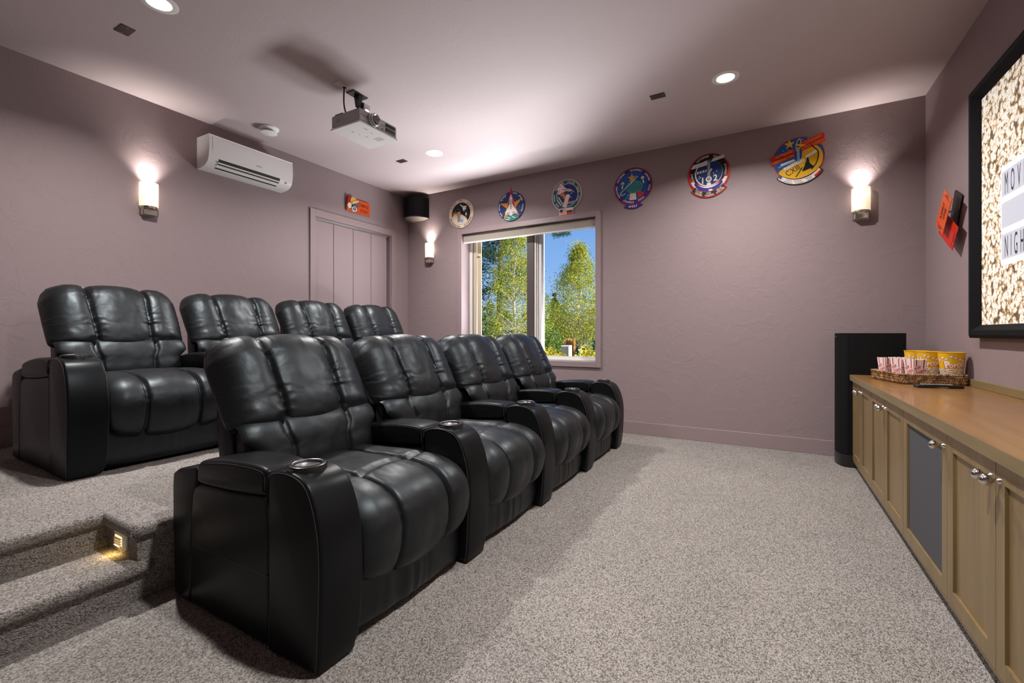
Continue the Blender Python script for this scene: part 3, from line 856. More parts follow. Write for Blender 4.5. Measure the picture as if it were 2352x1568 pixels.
# ================================================================== ROUND PLAQUES on the far wall
def plaque(x, z, label):
    r = thing('mission_plaque', label, 'plaque', (x, YB, z), 0, 'round printed plaques in a row on the far wall')
    return Plate(r, lambda u, v, d: (u, -d, v))
def shuttle(P, name, cx, cy, s, a, m=C_WHT):
    """white winged orbiter seen from above, nose along a"""
    o = [(0, 1.0), (0.10, 0.86), (0.14, 0.6), (0.14, 0.15), (0.26, -0.05), (0.62, -0.62), (0.62, -0.78), (0.2, -0.80), (0.12, -0.95), (-0.12, -0.95), (-0.2, -0.80), (-0.62, -0.78), (-0.62, -0.62), (-0.26, -0.05), (-0.14, 0.15), (-0.14, 0.6), (-0.10, 0.86)]
    ca, sa = math.cos(a), math.sin(a)
    R = lambda p: (cx + s * (p[0] * ca - p[1] * sa), cy + s * (p[0] * sa + p[1] * ca))
    mb = MB()
    P.poly('', [R(p) for p in o], m, 0.0, 0.0162, mb)
    P.poly('', [R(p) for p in ((-0.06, -0.35), (0.06, -0.35), (0.06, 0.55), (-0.06, 0.55))], C_GRY, 0.0162, 0.0166, mb)
    for q in ((-0.3, -0.5), (0.3, -0.5)):
        P.poly('', [R(p) for p in ((q[0] - 0.16, -0.66), (q[0] + 0.16, -0.66), (q[0] + 0.16, -0.71), (q[0] - 0.16, -0.71))], C_BLK, 0.0162, 0.0166, mb)
    P.poly('', [R(p) for p in ((-0.05, 0.78), (0.05, 0.78), (0.05, 0.84), (-0.05, 0.84))], C_BLK, 0.0162, 0.0166, mb)
    return mb.build(name, m, P.parent)
def stars(P, pts, r=0.006, m=C_WHT):
    mb = MB()
    for x, y in pts: P.poly('', star(x, y, r, 4, 0.3), m, 0.0, 0.0152, mb)
    return mb.build('small_stars', m, P.parent)
D0, D1, D2, D3 = 0.012, 0.0130, 0.0138, 0.0146

# 1: cream ring, black sky, astronaut over the earth
P = plaque(-3.576, 2.70, 'cream-rimmed round plaque with black sky, leftmost of the row by the corner')
P.poly('board', ell(0, 0, 0.200, 0.193, 56), C_CRM, 0, D0)
P.poly('sky_field', ell(0, 0, 0.152, 0.148, 48), C_BLK, D0 - 0.002, D1)
P.poly('earth', smooth_path([(-0.145, -0.035), (-0.10, -0.005), (-0.03, 0.0), (0.05, -0.035), (0.105, -0.095), (0.07, -0.13), (0.0, -0.146), (-0.07, -0.13), (-0.12, -0.09)], 4, True), C_CRM, D1 - 0.002, D2)
mb = MB()
for k in range(9):
    a = math.radians(20 + k * 17); P.poly('', strip((-0.10, -0.02), (-0.10 + 0.055 * math.cos(a), -0.02 + 0.055 * math.sin(a)), 0.006), C_ORG, D1, D2 - 0.0004, mb)
mb.build('sunrise_rays', C_ORG, P.parent)
mb = MB(); P.poly('', ell(-0.035, -0.005, 0.034, 0.038, 24), C_GRY, D2, D3, mb); P.poly('', ell(-0.035, -0.003, 0.022, 0.025, 20), C_GOLD, D3, D3 + 0.0006, mb)
P.poly('', [(-0.06, -0.04), (-0.01, -0.04), (-0.005, -0.10), (-0.055, -0.12)], C_GRY, D2, D3, mb); P.poly('', [(-0.02, -0.09), (0.03, -0.07), (0.045, -0.11), (0.0, -0.125)], C_LBL, D2, D3, mb)
mb.build('astronaut', C_GRY, P.parent)
shuttle(P, 'shuttle', 0.035, 0.085, 0.062, 0.9)
mb = MB(); P.poly('', ell(0.085, -0.015, 0.014, 0.020, 16), C_CRM, D1, D2, mb); P.poly('', strip((0.085, 0.02), (0.085, -0.07), 0.004), C_CRM, D1, D2, mb); mb.build('satellite', C_CRM, P.parent)
stars(P, [(-0.06, 0.07), (-0.035, 0.06), (-0.09, 0.05), (0.10, 0.05), (0.06, 0.03), (-0.01, 0.04)], 0.005)
mb = MB()
for t, a, top in (('DUNBAR', 135, True), ('IVINS', 92, True), ('LOW', 42, True)): P.arc(mb, t, 0, 0, 0.176, math.radians(a), 0.034, C_BLK, D1 + 0.001, top, 0.8)
for t, a in (('BRANDENSTEIN', 232), ('WETHERBEE', 312)): P.arc(mb, t, 0, 0, 0.176, math.radians(a), 0.032, C_BLK, D1 + 0.001, False, 0.8)
mb.build('lettering', C_BLK, P.parent)

# 2: blue disc, yellow star, orbiter riding a red spike
P = plaque(-2.80, 2.69, 'blue round plaque with yellow star and red spike, second from left')
P.poly('board', ell(0, 0, 0.193, 0.184, 56), C_NAVY, 0, D0)
P.poly('sea', smooth_path([(-0.105, -0.15), (-0.06, -0.11), (0.0, -0.095), (0.06, -0.105), (0.115, -0.145), (0.06, -0.172), (0.0, -0.18), (-0.06, -0.172)], 4, True), C_TEAL, D0 - 0.002, D1 - 0.0004)
mb = MB()
for a, b in (((-0.06, -0.13), (-0.01, -0.15)), ((0.01, -0.13), (0.06, -0.15)), ((-0.08, -0.155), (-0.02, -0.168))): P.poly('', strip(a, b, 0.010), C_CRM, D1 - 0.0004, D1, mb)
mb.build('clouds', C_CRM, P.parent)
P.poly('gold_star', [(-0.165, 0.055), (-0.05, 0.045), (0, 0.18), (0.05, 0.045), (0.165, 0.085), (0.065, -0.02), (0.115, -0.13), (0.0, -0.06), (-0.11, -0.16), (-0.065, -0.02)], C_ORG, D0 - 0.002, D1)
P.poly('red_spike', [(0, 0.245), (0.022, 0.13), (0.045, 0.02), (0.07, -0.06), (0.0, -0.03), (-0.07, -0.06), (-0.045, 0.02), (-0.022, 0.13)], C_CRIM, D0 - 0.003, D2)
shuttle(P, 'shuttle', 0.0, 0.01, 0.135, 0.0)
stars(P, [(-0.12, 0.09), (-0.09, -0.06), (-0.12, -0.08), (0.10, 0.12), (0.08, 0.14), (0.12, -0.02), (0.13, -0.07), (-0.08, 0.12)], 0.005)
mb = MB()
for t, a in (('VEACH', 213), ('SHEPHERD', 178), ('WETHERBEE', 133), ('BAKER', 70), ('JERNIGAN', 32), ('MACLEAN', -14)):
    P.arc(mb, t, 0, 0, 0.172, math.radians(a), 0.026, C_WHT, D2 + 0.001, True, 0.70, 0.08, 0.02, 0.165)
mb.build('lettering', C_WHT, P.parent)

# 3: teal ring with flag tab
P = plaque(-2.05, 2.712, 'teal-ringed round plaque with two small flags below, third from left')
P.poly('board', ell(0, 0, 0.186, 0.186, 56), C_CRM, 0, D0)
P.poly('teal_ring', ell(0, 0, 0.178, 0.178, 56), C_TEAL2, D0 - 0.002, D1)
P.poly('inner_rim', ell(0.01, 0.0, 0.136, 0.136, 48), C_CRM, D1 - 0.001, D1 + 0.0005)
P.poly('sky_field', ell(0.01, 0.0, 0.130, 0.130, 48), C_NAVY, D1, D2)
P.poly('earth', smooth_path([(-0.118, 0.0), (-0.085, -0.02), (-0.05, -0.08), (-0.02, -0.125), (-0.07, -0.10), (-0.105, -0.055)], 4, True), C_TEAL, D2 - 0.001, D3)
mb = MB(); P.poly('', strip((-0.10, -0.01), (-0.045, -0.10), 0.010), C_CRM, D3, D3 + 0.0005, mb); P.poly('', strip((-0.115, -0.045), (-0.07, -0.105), 0.010), C_CRM, D3, D3 + 0.0005, mb); mb.build('clouds', C_CRM, P.parent)
mb = MB()
for k in range(9):
    a = math.radians(-40 + k * 22); P.poly('', strip((-0.055, -0.01), (-0.055 + 0.05 * math.cos(a), -0.01 + 0.05 * math.sin(a)), 0.007), C_ORG, D2, D3 - 0.0002, mb)
mb.build('sunrise_rays', C_ORG, P.parent)
shuttle(P, 'shuttle', -0.02, 0.068, 0.10, -PI / 2 - 0.25, C_PINK)
mb = MB()
P.poly('', strip((-0.025, -0.14), (0.015, -0.02), 0.050), C_PINK, D2, D3 + 0.0006, mb); P.poly('', ell(0.018, -0.015, 0.026, 0.024, 18), C_PINK, D2, D3 + 0.0008, mb)
P.poly('', [(-0.09, -0.085), (0.11, -0.075), (0.105, -0.105), (-0.085, -0.11)], C_GRY, D2, D3 - 0.0001, mb)
mb.build('space_station', C_PINK, P.parent)
stars(P, [(0.06, 0.015), (0.035, -0.005), (0.055, -0.03), (0.085, 0.03)], 0.012)
mb = MB()
for t, a in (('VOSS', 222), ('HARRIS', 185), ('WETHERBEE', 128), ('COLLINS', 68), ('FOALE', 18), ('TITOV', -22)):
    P.arc(mb, t, 0, 0, 0.157, math.radians(a), 0.031, C_CRM, D2, True, 0.68, 0.1, 0.025)
mb.build('lettering', C_CRM, P.parent)
mb = MB(); P.poly('', rrect(-0.090, 0.085, -0.235, -0.150, 0.006), C_CRM, 0, D3, mb)
P.poly('', [(-0.084, -0.195), (-0.045, -0.195), (-0.045, -0.160), (-0.084, -0.160)], C_NAVY, D3, D3 + 0.0006, mb)
for k in range(4): P.poly('', [(-0.084, -0.229 + k * 0.019), (-0.004, -0.229 + k * 0.019), (-0.004, -0.220 + k * 0.019), (-0.084, -0.220 + k * 0.019)], C_ORT, D3, D3 + 0.0004, mb)
P.poly('', [(0.002, -0.203), (0.08, -0.203), (0.08, -0.180), (0.002, -0.180)], C_NAVY, D3, D3 + 0.0004, mb); P.poly('', [(0.002, -0.229), (0.08, -0.229), (0.08, -0.203), (0.002, -0.203)], C_RED, D3, D3 + 0.0004, mb)
mb.build('flag_tab', C_CRM, P.parent)

# 4: blue plaque with green globe, WOLF tab
P = plaque(-1.272, 2.692, 'blue round plaque with green globe and WOLF tab, fourth from left')
P.poly('board', ell(0, 0, 0.206, 0.200, 60), C_CRIM, 0, D0)
P.poly('name_ring', ell(0, 0, 0.200, 0.194, 56), C_PUR, D0 - 0.002, D1)
P.poly('sky_field', ell(0, 0.0, 0.158, 0.154, 48), C_BLUE, D1 - 0.001, D2)
mb = MB(); P.poly('', [(-0.03, -0.06), (0.03, -0.06), (0.04, -0.15), (-0.035, -0.15)], C_CRM, D2, D3, mb); mb.build('white_ray', C_CRM, P.parent)
P.poly('red_ray', [(0.035, -0.055), (0.07, -0.05), (0.125, -0.095), (0.065, -0.135)], C_RED, D2 - 0.001, D3)
stars(P, [(-0.055, -0.09), (-0.065, -0.115), (-0.08, -0.14), (-0.04, -0.10), (-0.045, -0.13)], 0.009)
P.poly('globe', ell(0.015, -0.012, 0.098, 0.068, 40), C_TEAL, D2 - 0.001, D3 + 0.0006)
mb = MB()
for k in range(-3, 4): mb.tube([(0.015 + 0.098 * 0.28 * k * math.cos(t), -(D3 + 0.0008), -0.012 + 0.066 * math.sin(t)) for t in [-PI / 2 + PI * j / 10 for j in range(11)]], 0.0012, 4)
for k in range(-2, 3):
    wv = 0.098 * math.sqrt(1 - (k / 3) ** 2); mb.tube([(0.015 - wv, -(D3 + 0.0008), -0.012 + 0.0225 * k), (0.015 + wv, -(D3 + 0.0008), -0.012 + 0.0225 * k)], 0.0012, 4)
mb.build('grid_lines', C_LBL, P.parent)
P.poly('gold_star', star(-0.01, 0.09, 0.052), C_GOLD, D2 - 0.001, D3)
mb = MB()
mb.tube([(p[0], -(D3 + 0.001), p[1]) for p in smooth_path([(0.055, 0.10), (-0.02, 0.035), (-0.10, -0.03), (-0.135, -0.065), (-0.12, -0.085), (-0.08, -0.07)], 5)], 0.004, 6)
mb.tube([(p[0], -(D3 + 0.001), p[1]) for p in [(-0.01, 0.06), (-0.018, 0.03)]], 0.005, 6)
mb.build('orbit_path', C_WHT, P.parent)
for (x, y, m_) in ((-0.11, 0.02, C_CRM), (0.105, 0.05, C_WHT)):
    mb = MB(); P.poly('', ell(x, y + 0.022, 0.017, 0.019, 14), m_, D2, D3, mb); P.poly('', strip((x, y + 0.02), (x + (0.012 if x > 0 else -0.008), y - 0.035), 0.014), m_, D2, D3, mb); mb.build('spacewalker', m_, P.parent)
mb = MB()
for t, a in (('PARAZYNSKI', 195), ('WETHERBEE', 140), ('BLOOMFIELD', 78), ('CHRETIEN', 27), ('TITOV', -14)):
    P.arc(mb, t, 0, 0, 0.179, math.radians(a), 0.027, C_WHT, D2 + 0.0005, True, 0.76, 0.08, 0.025, 0.174)
for t, a in (('LAWRENCE', 254), ('FOALE', 300)): P.arc(mb, t, 0, 0, 0.179, math.radians(a), 0.027, C_WHT, D2 + 0.0005, False, 0.76, 0.08, 0.025, 0.174)
mb.build('lettering', C_WHT, P.parent)
mb = MB(); P.poly('', [(-0.095, -0.222), (-0.075, -0.190), (0.0, -0.203), (0.075, -0.190), (0.105, -0.215), (0.05, -0.240), (-0.02, -0.245)], C_PUR, 0, D3, mb)
P.line(mb, 'WOLF', 0.0, -0.220, 0.03, 0.032, C_WHT, D3 + 0.0005, 0.9, 0.15, 0.02); mb.build('name_tab', C_PUR, P.parent)

# 5: black ring, station and 102
P = plaque(-0.513, 2.685, 'black and red round plaque numbered 102, second from right')
P.poly('board', ell(0, 0.01, 0.195, 0.200, 60), C_CRIM, 0, D0)
P.poly('black_ring', ell(0.0, 0.025, 0.176, 0.178, 56), C_BLK, D0 - 0.002, D1)
mb = MB()
lo = lambda r0x, r0y, r1x, r1y, a0, a1, cy0, cy1: ell(0, cy0, r0x, r0y, 24, math.radians(a0), math.radians(a1)) + ell(0, cy1, r1x, r1y, 24, math.radians(a0), math.radians(a1))[::-1]
P.poly('red_swoosh', lo(0.193, 0.186, 0.178, 0.120, 195, 372, 0.0, 0.02), C_RED, D1 - 0.001, D1 + 0.0004)
P.poly('white_swoosh', lo(0.176, 0.165, 0.150, 0.110, 200, 345, -0.005, -0.01), C_WHT, D1 - 0.001, D2)
P.poly('blue_swoosh', lo(0.150, 0.165, 0.135, 0.130, 205, 330, -0.012, -0.005), C_ROYAL, D1 - 0.001, D2 + 0.0003)
P.poly('inner_rim', ell(0, 0.012, 0.128, 0.130, 48), C_WHT, D1, D2 + 0.0006)
P.poly('sky_field', ell(0.004, 0.016, 0.122, 0.124, 48), C_NAVY, D2, D3)
mb = MB()
for x0, x1, y0, y1, sl in ((-0.165, -0.015, 0.075, 0.115, 0.06), (0.02, 0.140, 0.120, 0.150, 0.06)):
    P.poly('', [(x0, y0), (x1, y0 + 0.022), (x1, y1 + 0.022), (x0 + 0.02, y1)], C_WHT, D3, D3 + 0.0006, mb)
    for k in range(3):
        yy = y0 + 0.009 + k * 0.010; P.poly('', [(x0 + 0.012, yy), (x1 - 0.004, yy + 0.022), (x1 - 0.004, yy + 0.026), (x0 + 0.012, yy + 0.004)], C_GRY, D3 + 0.0006, D3 + 0.001, mb)
P.poly('', [(-0.012, -0.12), (0.014, -0.12), (0.014, 0.13), (-0.012, 0.13)], C_GRY, D3, D3 + 0.0008, mb)
P.poly('', [(-0.13, 0.018), (-0.02, 0.030), (-0.02, 0.052), (-0.13, 0.040)], C_WHT, D3, D3 + 0.0007, mb)
for k in range(4): P.poly('', [(-0.122 + k * 0.027, 0.024 + k * 0.003), (-0.110 + k * 0.027, 0.025 + k * 0.003), (-0.110 + k * 0.027, 0.040 + k * 0.003), (-0.122 + k * 0.027, 0.039 + k * 0.003)], C_NAVY, D3 + 0.0007, D3 + 0.001, mb)
P.poly('', ell(0.001, -0.048, 0.028, 0.028, 20), C_WHT, D3, D3 + 0.0012, mb); P.poly('', ell(0.001, -0.048, 0.018, 0.018, 20), C_GRY, D3, D3 + 0.0016, mb)
P.poly('', [(0.0, 0.0), (0.035, 0.05), (0.02, 0.055)], C_WHT, D3, D3 + 0.001, mb)
P.poly('', [(-0.02, -0.118), (0.024, -0.118), (0.02, -0.085), (-0.016, -0.085)], C_WHT, D3, D3 + 0.001, mb)
mb.build('space_station', C_WHT, P.parent)
mb = MB(); P.line(mb, '1', -0.055, -0.055, 0, 0.085, C_WHT, D3 + 0.0008, 0.9, 0, 0.03); P.line(mb, '2', 0.062, -0.042, 0, 0.085, C_WHT, D3 + 0.0008, 0.9, 0, 0.03)
mb.build('mission_number', C_WHT, P.parent)
stars(P, [(0.075, 0.02), (-0.085, -0.01), (-0.09, -0.03), (-0.075, -0.02), (0.045, 0.005)], 0.009)
mb = MB()
for t, a in (('THOMAS', 195), ('WETHERBEE', 112), ('KELLY', 62), ('RICHARDS', 0)): P.arc(mb, t, 0, 0.025, 0.158, math.radians(a), 0.026, C_CRM, D1 + 0.0022, True, 0.78, 0.1, 0.02)
mb.build('lettering', C_CRM, P.parent)
mb = MB(); tabo = lo(0.225, 0.250, 0.175, 0.190, 222, 318, 0.02, 0.02)
P.poly('', tabo, C_RED, 0, D3, mb); P.poly('', lo(0.219, 0.243, 0.180, 0.194, 224, 316, 0.02, 0.02), C_BLK, D3 - 0.001, D3 + 0.0006, mb)
for t, a in (('УСАЧЕВ', 241), ('VOSS', 270), ('HELMS', 300)): P.arc(mb, t, 0, 0.02, 0.193, math.radians(a), 0.024, C_CRM, D3 + 0.001, False, 0.70, 0.08, 0.02, 0.208)
for t, a in (('SHEPHERD', 243), ('ГИДЗЕНКО', 272), ('КРИКАЛЕВ', 301)): P.arc(mb, t, 0, 0.02, 0.208, math.radians(a), 0.023, C_CRM, D3 + 0.001, False, 0.66, 0.06, 0.02, 0.231)
P.poly('', [(0.0, -0.168), (0.035, -0.168), (0.035, -0.150), (0.0, -0.150)], C_PINK, D3, D3 + 0.0008, mb)
mb.build('name_tab', C_BLK, P.parent)

# 6: yellow earth, red name ribbons, CXIII
P = plaque(0.246, 2.700, 'blue and yellow round plaque with red name ribbons, rightmost of the row')
P.poly('board', ell(0, 0, 0.200, 0.192, 60), C_CRIM, 0, D0)
P.poly('sky_field', ell(0, 0, 0.194, 0.186, 56), C_BLUE, D0 - 0.002, D1)
P.poly('yellow_earth', smooth_path([(-0.155, -0.105), (-0.05, -0.04), (0.02, -0.01), (0.03, 0.05), (0.06, 0.10), (0.12, 0.10), (0.165, 0.06), (0.187, -0.01), (0.17, -0.09), (0.11, -0.15), (0.0, -0.186), (-0.10, -0.16)], 4, True), C_YEL, D1 - 0.001, D2)
mb = MB(); mb.tube([(p[0], -D2, p[1]) for p in smooth_path([(0.10, 0.10), (0.15, 0.03), (0.14, -0.06), (0.10, -0.12)], 5)], 0.005, 5); mb.tube([(p[0], -D2, p[1]) for p in smooth_path([(0.03, -0.09), (0.0, -0.14), (-0.02, -0.17)], 5)], 0.005, 5); mb.build('orbit_lines', C_BLK, P.parent)
P.poly('dark_plume', smooth_path([(0.055, 0.0), (0.075, 0.0), (0.088, -0.06), (0.12, -0.10), (0.075, -0.115), (0.03, -0.125), (0.05, -0.07)], 4, True), C_BLK, D2 - 0.001, D3)
P.poly('gold_star', star(-0.07, 0.14, 0.045), C_YEL, D0, D3)
mb = MB()
for p, q in (((-0.215, 0.022), (-0.03, 0.075)), ((-0.215, -0.015), (-0.03, 0.040)), ((0.03, 0.122), (0.195, 0.180)), ((0.02, 0.078), (0.200, 0.135))):
    P.poly('', strip(p, q, 0.040), C_RED, 0.004, D3, mb)
mb.build('name_ribbon', C_RED, P.parent)
mb = MB()
for t, x, y, a in (('WETHERBEE', -0.115, 0.052, 0.28), ('HERRINGTON', -0.118, 0.012, 0.29), ('LOCKHART', 0.112, 0.150, 0.34), ('LOPEZ-ALEGRIA', 0.11, 0.107, 0.31)):
    P.line(mb, t, x, y, a, 0.031, C_ORG, D3 + 0.0006, 0.8 if len(t) < 12 else 0.68, 0.08, 0.015)
mb.build('ribbon_lettering', C_ORG, P.parent)
mb = MB()
P.poly('', strip((-0.004, 0.10), (0.002, -0.03), 0.022), C_LBL, D3, D3 + 0.0012, mb)
P.poly('', strip((-0.115, -0.085), (0.045, -0.02), 0.026), C_WHT, D3, D3 + 0.0010, mb); P.poly('', strip((0.055, 0.0), (0.145, 0.045), 0.024), C_WHT, D3, D3 + 0.0010, mb)
P.poly('', strip((-0.16, -0.06), (-0.02, -0.02), 0.010), C_LBL, D3, D3 + 0.0008, mb); P.poly('', strip((-0.14, -0.04), (-0.03, -0.01), 0.016), C_WHT, D3, D3 + 0.0008, mb)
P.poly('', [(-0.03, 0.125), (0.0, 0.13), (0.06, 0.112), (0.03, 0.10)], C_YEL, D3, D3 + 0.0008, mb)
P.poly('', strip((0.06, 0.03), (0.05, -0.05), 0.018), C_YEL, D3, D3 + 0.0009, mb)
for k in range(5): P.poly('', strip((-0.095 + 0.03 * k, -0.082 + 0.0122 * k), (-0.088 + 0.03 * k, -0.070 + 0.0122 * k), 0.004), C_GRY, D3 + 0.0010, D3 + 0.0014, mb)
mb.build('space_station', C_WHT, P.parent)
mb = MB(); mb.tube([(0.0 + 0.017 * math.cos(t) * 1.0 + 0.02 * math.sin(t) * 0.4, -(D3 + 0.001), 0.12 + 0.055 * math.sin(t)) for t in [2 * PI * k / 24 for k in range(24)]], 0.004, 5, closed=True); mb.build('orbit_ring', C_GOLD, P.parent)
mb = MB(); P.line(mb, 'CXIII', -0.045, -0.105, 0.50, 0.075, C_DKB, D2 + 0.0008, 0.75, 0.08, 0.0); mb.build('mission_number', C_DKB, P.parent)
stars(P, [(0.03, 0.165), (0.05, 0.15), (0.005, 0.17), (-0.09, 0.10), (-0.12, 0.09), (-0.075, 0.085), (-0.13, 0.06), (0.075, 0.165)], 0.006)
mb = MB()
P.poly('', lo(0.230, 0.240, 0.190, 0.190, 222, 325, 0.0, 0.0), C_BLK, 0, D3 - 0.001, mb)
P.poly('', lo(0.226, 0.236, 0.194, 0.195, 236, 305, 0.0, 0.0), C_WHT, D3 - 0.002, D3, mb)
P.poly('', lo(0.226, 0.236, 0.194, 0.195, 224, 236, 0.0, 0.0), C_PINK, D3 - 0.002, D3, mb)
P.poly('', lo(0.214, 0.226, 0.194, 0.195, 224, 230, 0.0, 0.0), C_BLUE, D3, D3 + 0.0004, mb)
P.poly('', lo(0.226, 0.236, 0.210, 0.215, 305, 323, 0.0, 0.0), C_RED, D3 - 0.002, D3, mb); P.poly('', lo(0.210, 0.215, 0.194, 0.195, 305, 323, 0.0, 0.0), C_WHT, D3 - 0.002, D3, mb)
for t, a, rr in (('КОРЗУН', 248, 0.203), ('WHITSON', 268, 0.203), ('ТРЕЩЕВ', 292, 0.203), ('BOWERSOX', 248, 0.221), ('БУДАРИН', 272, 0.221), ('PETTIT', 294, 0.221)):
    P.arc(mb, t, 0, 0, rr, math.radians(a), 0.017, C_BLK, D3 + 0.0006, False, 0.72, 0.08, 0.01, rr * 1.03)
mb.build('name_tab', C_WHT, P.parent)

# ================================================================== SCREEN on the right wall
SY0, SY1, SZ0, SZ1 = 1.10, 3.805, 1.062, 2.570
scr = thing('framed_screen', 'huge black-framed screen showing popcorn and a movie night light box', 'screen', (XC, (SY0 + SY1) / 2, SZ0))
hy = (SY1 - SY0) / 2; hz = SZ1 - SZ0
fw = 0.078
mb = MB()
def frame_bar(mb, o, i):
    # outer ring o, inner ring i; four mitred bars with a bevelled inner lip
    x_in, x_out, x_lip = 0.0, -0.055, -0.030
    O = [(-hy, 0), (hy, 0), (hy, hz), (-hy, hz)]
    B = [(-hy + 0.018, 0.018), (hy - 0.018, 0.018), (hy - 0.018, hz - 0.018), (-hy + 0.018, hz - 0.018)]
    Q = [(-hy + 0.045, 0.045), (hy - 0.045, 0.045), (hy - 0.045, hz - 0.045), (-hy + 0.045, hz - 0.045)]
    I = [(-hy + fw, fw), (hy - fw, fw), (hy - fw, hz - fw), (-hy + fw, hz - fw)]
    rings = [(O, 0.0), (O, -0.045), (B, -0.055), (Q, -0.055), (I, -0.018), (I, -0.0)]
    vs = [(x, p[0], p[1]) for R, x in rings for p in R]
    fs = []
    for k in range(len(rings) - 1):
        for j in range(4):
            a, b = k * 4 + j, k * 4 + (j + 1) % 4
            fs.append((a, b, b + 4, a + 4))
    mb.add(vs, fs)
frame_bar(mb, None, None); mb.build('frame', M_BLACKFELT, scr)
mb = MB(); mb.box(-0.014, -0.004, -hy + fw - 0.01, hy - fw + 0.01, fw - 0.01, hz - fw + 0.01); mb.build('picture', M_POP, scr)
# printed light box: reads right to left along -y, i.e. towards the camera
PB = Plate(scr, lambda u, v, d: (-0.014 - d, -u, v))
u0 = -(3.468 - (SY0 + SY1) / 2)
u1 = u0 + 1.05
def em(name, c, s):
    return mat(name, c, 0.6, emit=c, estr=s)
E_W = em('light box white', (0.80, 0.82, 0.86, 1), 0.42); E_G = em('light box panel', (0.52, 0.54, 0.62, 1), 0.40); E_K = mat('light box letters', (0.02, 0.02, 0.02, 1), 0.6)
za, zb = 1.458 - SZ0, 1.997 - SZ0
PB.poly('light_box', [(u0, za), (u1, za), (u1, zb), (u0, zb)], E_W, 0, 0.0015)
rh = (zb - za)
for k in range(3):
    z_ = za + 0.035 + k * (rh - 0.03) / 3
    PB.poly('letter_row', [(u0 + 0.012, z_), (u1 - 0.012, z_), (u1 - 0.012, z_ + (rh - 0.03) / 3 - 0.035), (u0 + 0.012, z_ + (rh - 0.03) / 3 - 0.035)], E_G, 0.0015, 0.0025)
mb = MB()
PB.line(mb, 'MOVIE', u0 + 0.05, za + 0.035 + 2 * (rh - 0.03) / 3 + 0.066, 0, 0.165, E_K, 0.003, 0.33, 0.20, 0.0, 0, 'l')
PB.line(mb, 'NIGHT', u0 + 0.05, za + 0.035 + 0.066, 0, 0.165, E_K, 0.003, 0.33, 0.20, 0.0, 0, 'l')
mb.build('light_box_letters', E_K, scr)

# ---- metal tickets on the right wall
def ticket(name, label, y, z, w, h, tilt, rzo, off, m, text):
    r = thing(name, label, 'wall sign', (XC - off, y, z), 0, 'tin admission tickets on the right wall')
    r.rotation_euler = (tilt, 0, rzo)
    n = 7
    ed = [(-w / 2, -h / 2)]
    pts = []
    for k in range(n + 1): pts.append((w / 2 - (0.006 if k % 2 else 0), -h / 2 + h * k / n))
    for k in range(n + 1): pts.append((-w / 2 + (0.006 if k % 2 else 0), h / 2 - h * k / n))
    Pk = Plate(r, lambda u, v, d: (-d, -u, v))
    Pk.poly('plate', pts, m, 0, 0.003)
    mb = MB()
    for a in (-1, 1): Pk.poly('', strip((a * (w / 2 - 0.035), -h / 2 + 0.01), (a * (w / 2 - 0.035), h / 2 - 0.01), 0.003), C_DKB, 0.003, 0.0034, mb)
    for a in ((-1, 1) if text is not None else ()): Pk.line(mb, 'TICKET', a * (w / 2 - 0.02), 0.0, PI / 2 * a, 0.022, C_DKB, 0.0036, 0.8, 0.1)
    if text:
        Pk.line(mb, 'ADMIT', 0, 0.024, 0, 0.042, C_DKB, 0.0036, 0.85, 0.08, 0.04); Pk.line(mb, 'ONE', 0, -0.026, 0, 0.042, C_DKB, 0.0036, 0.85, 0.08, 0.04)
    mb.build('printing', C_DKB, r)
    mb = MB(); mb.box(0.0, off * 0.9, -0.006, 0.006, -0.006, 0.006); mb.build('spacer', M_STEEL, r)
    return r
ticket('tin_ticket', 'orange ADMIT ONE tin ticket standing off the wall, upper one', 4.130, 1.92, 0.265, 0.16, math.radians(-52), math.radians(2), 0.080, C_ORT, True)
ticket('tin_ticket', 'bright red tin ticket lowest of the three on the wall', 4.160, 1.80, 0.29, 0.165, math.radians(36), math.radians(3), 0.050, C_REDT, False)
ticket('tin_ticket', 'painted shade in ticket shape against the wall behind the orange one', 4.175, 1.93, 0.26, 0.15, math.radians(-62), 0, 0.008, mat('painted shade', (0.02, 0.012, 0.012, 1), 0.5), None)  # dark plate: the shade beside the orange ticket is painted as its colour

# ================================================================== SUBWOOFER-SIZE TOWER in the corner
tw = thing('tower_speaker', 'tall black floor speaker with rounded front in the corner behind the cabinets', 'speaker', (0.50, 4.66, 0))
tw.rotation_euler = (0, 0, math.radians(2))
def tower_foot(s=0.0):
    f = [(0.02 - 0.0, -0.145)]
    a = [(0.062 - 0.075 * math.cos(t), -0.145 * math.sin(t)) for t in [-PI / 2 + PI * k / 14 for k in range(15)]]
    return [(0.43 + s, 0.145 + s), (0.43 + s, -0.145 - s)] + [(x - s * 0.5, y * (1 + s * 4)) for x, y in a[::-1]]
ft = [(0.43, -0.145), (0.43, 0.145)] + [(0.062 - 0.062 * math.cos(t), 0.145 * math.sin(t)) for t in [PI / 2 - PI * k / 16 for k in range(17)]]
mb = MB(); mb.prism(ft, 0.105, 1.092, 'z'); mb.build('cabinet', M_BLACKWOOD, tw, smooth=35)
mb = MB(); mb.prism([(0.215 + (x - 0.215) * 1.015, y * 1.02) for x, y in ft], 0.0, 0.102, 'z'); mb.build('plinth', M_BLACKPL, tw, smooth=35)
mb = MB(); mb.prism([(0.064 - 0.066 * math.cos(t), 0.147 * math.sin(t)) for t in [PI / 2 - PI * k / 16 for k in range(17)]], 0.108, 1.088, 'z'); mb.build('grille', M_CLOTH if 0 else M_BLACKFELT, tw, smooth=35)
mb = MB(); mb.box(-0.006, 0.0, -0.05, -0.03, 1.06, 1.066); mb.build('badge', M_STEEL, tw)

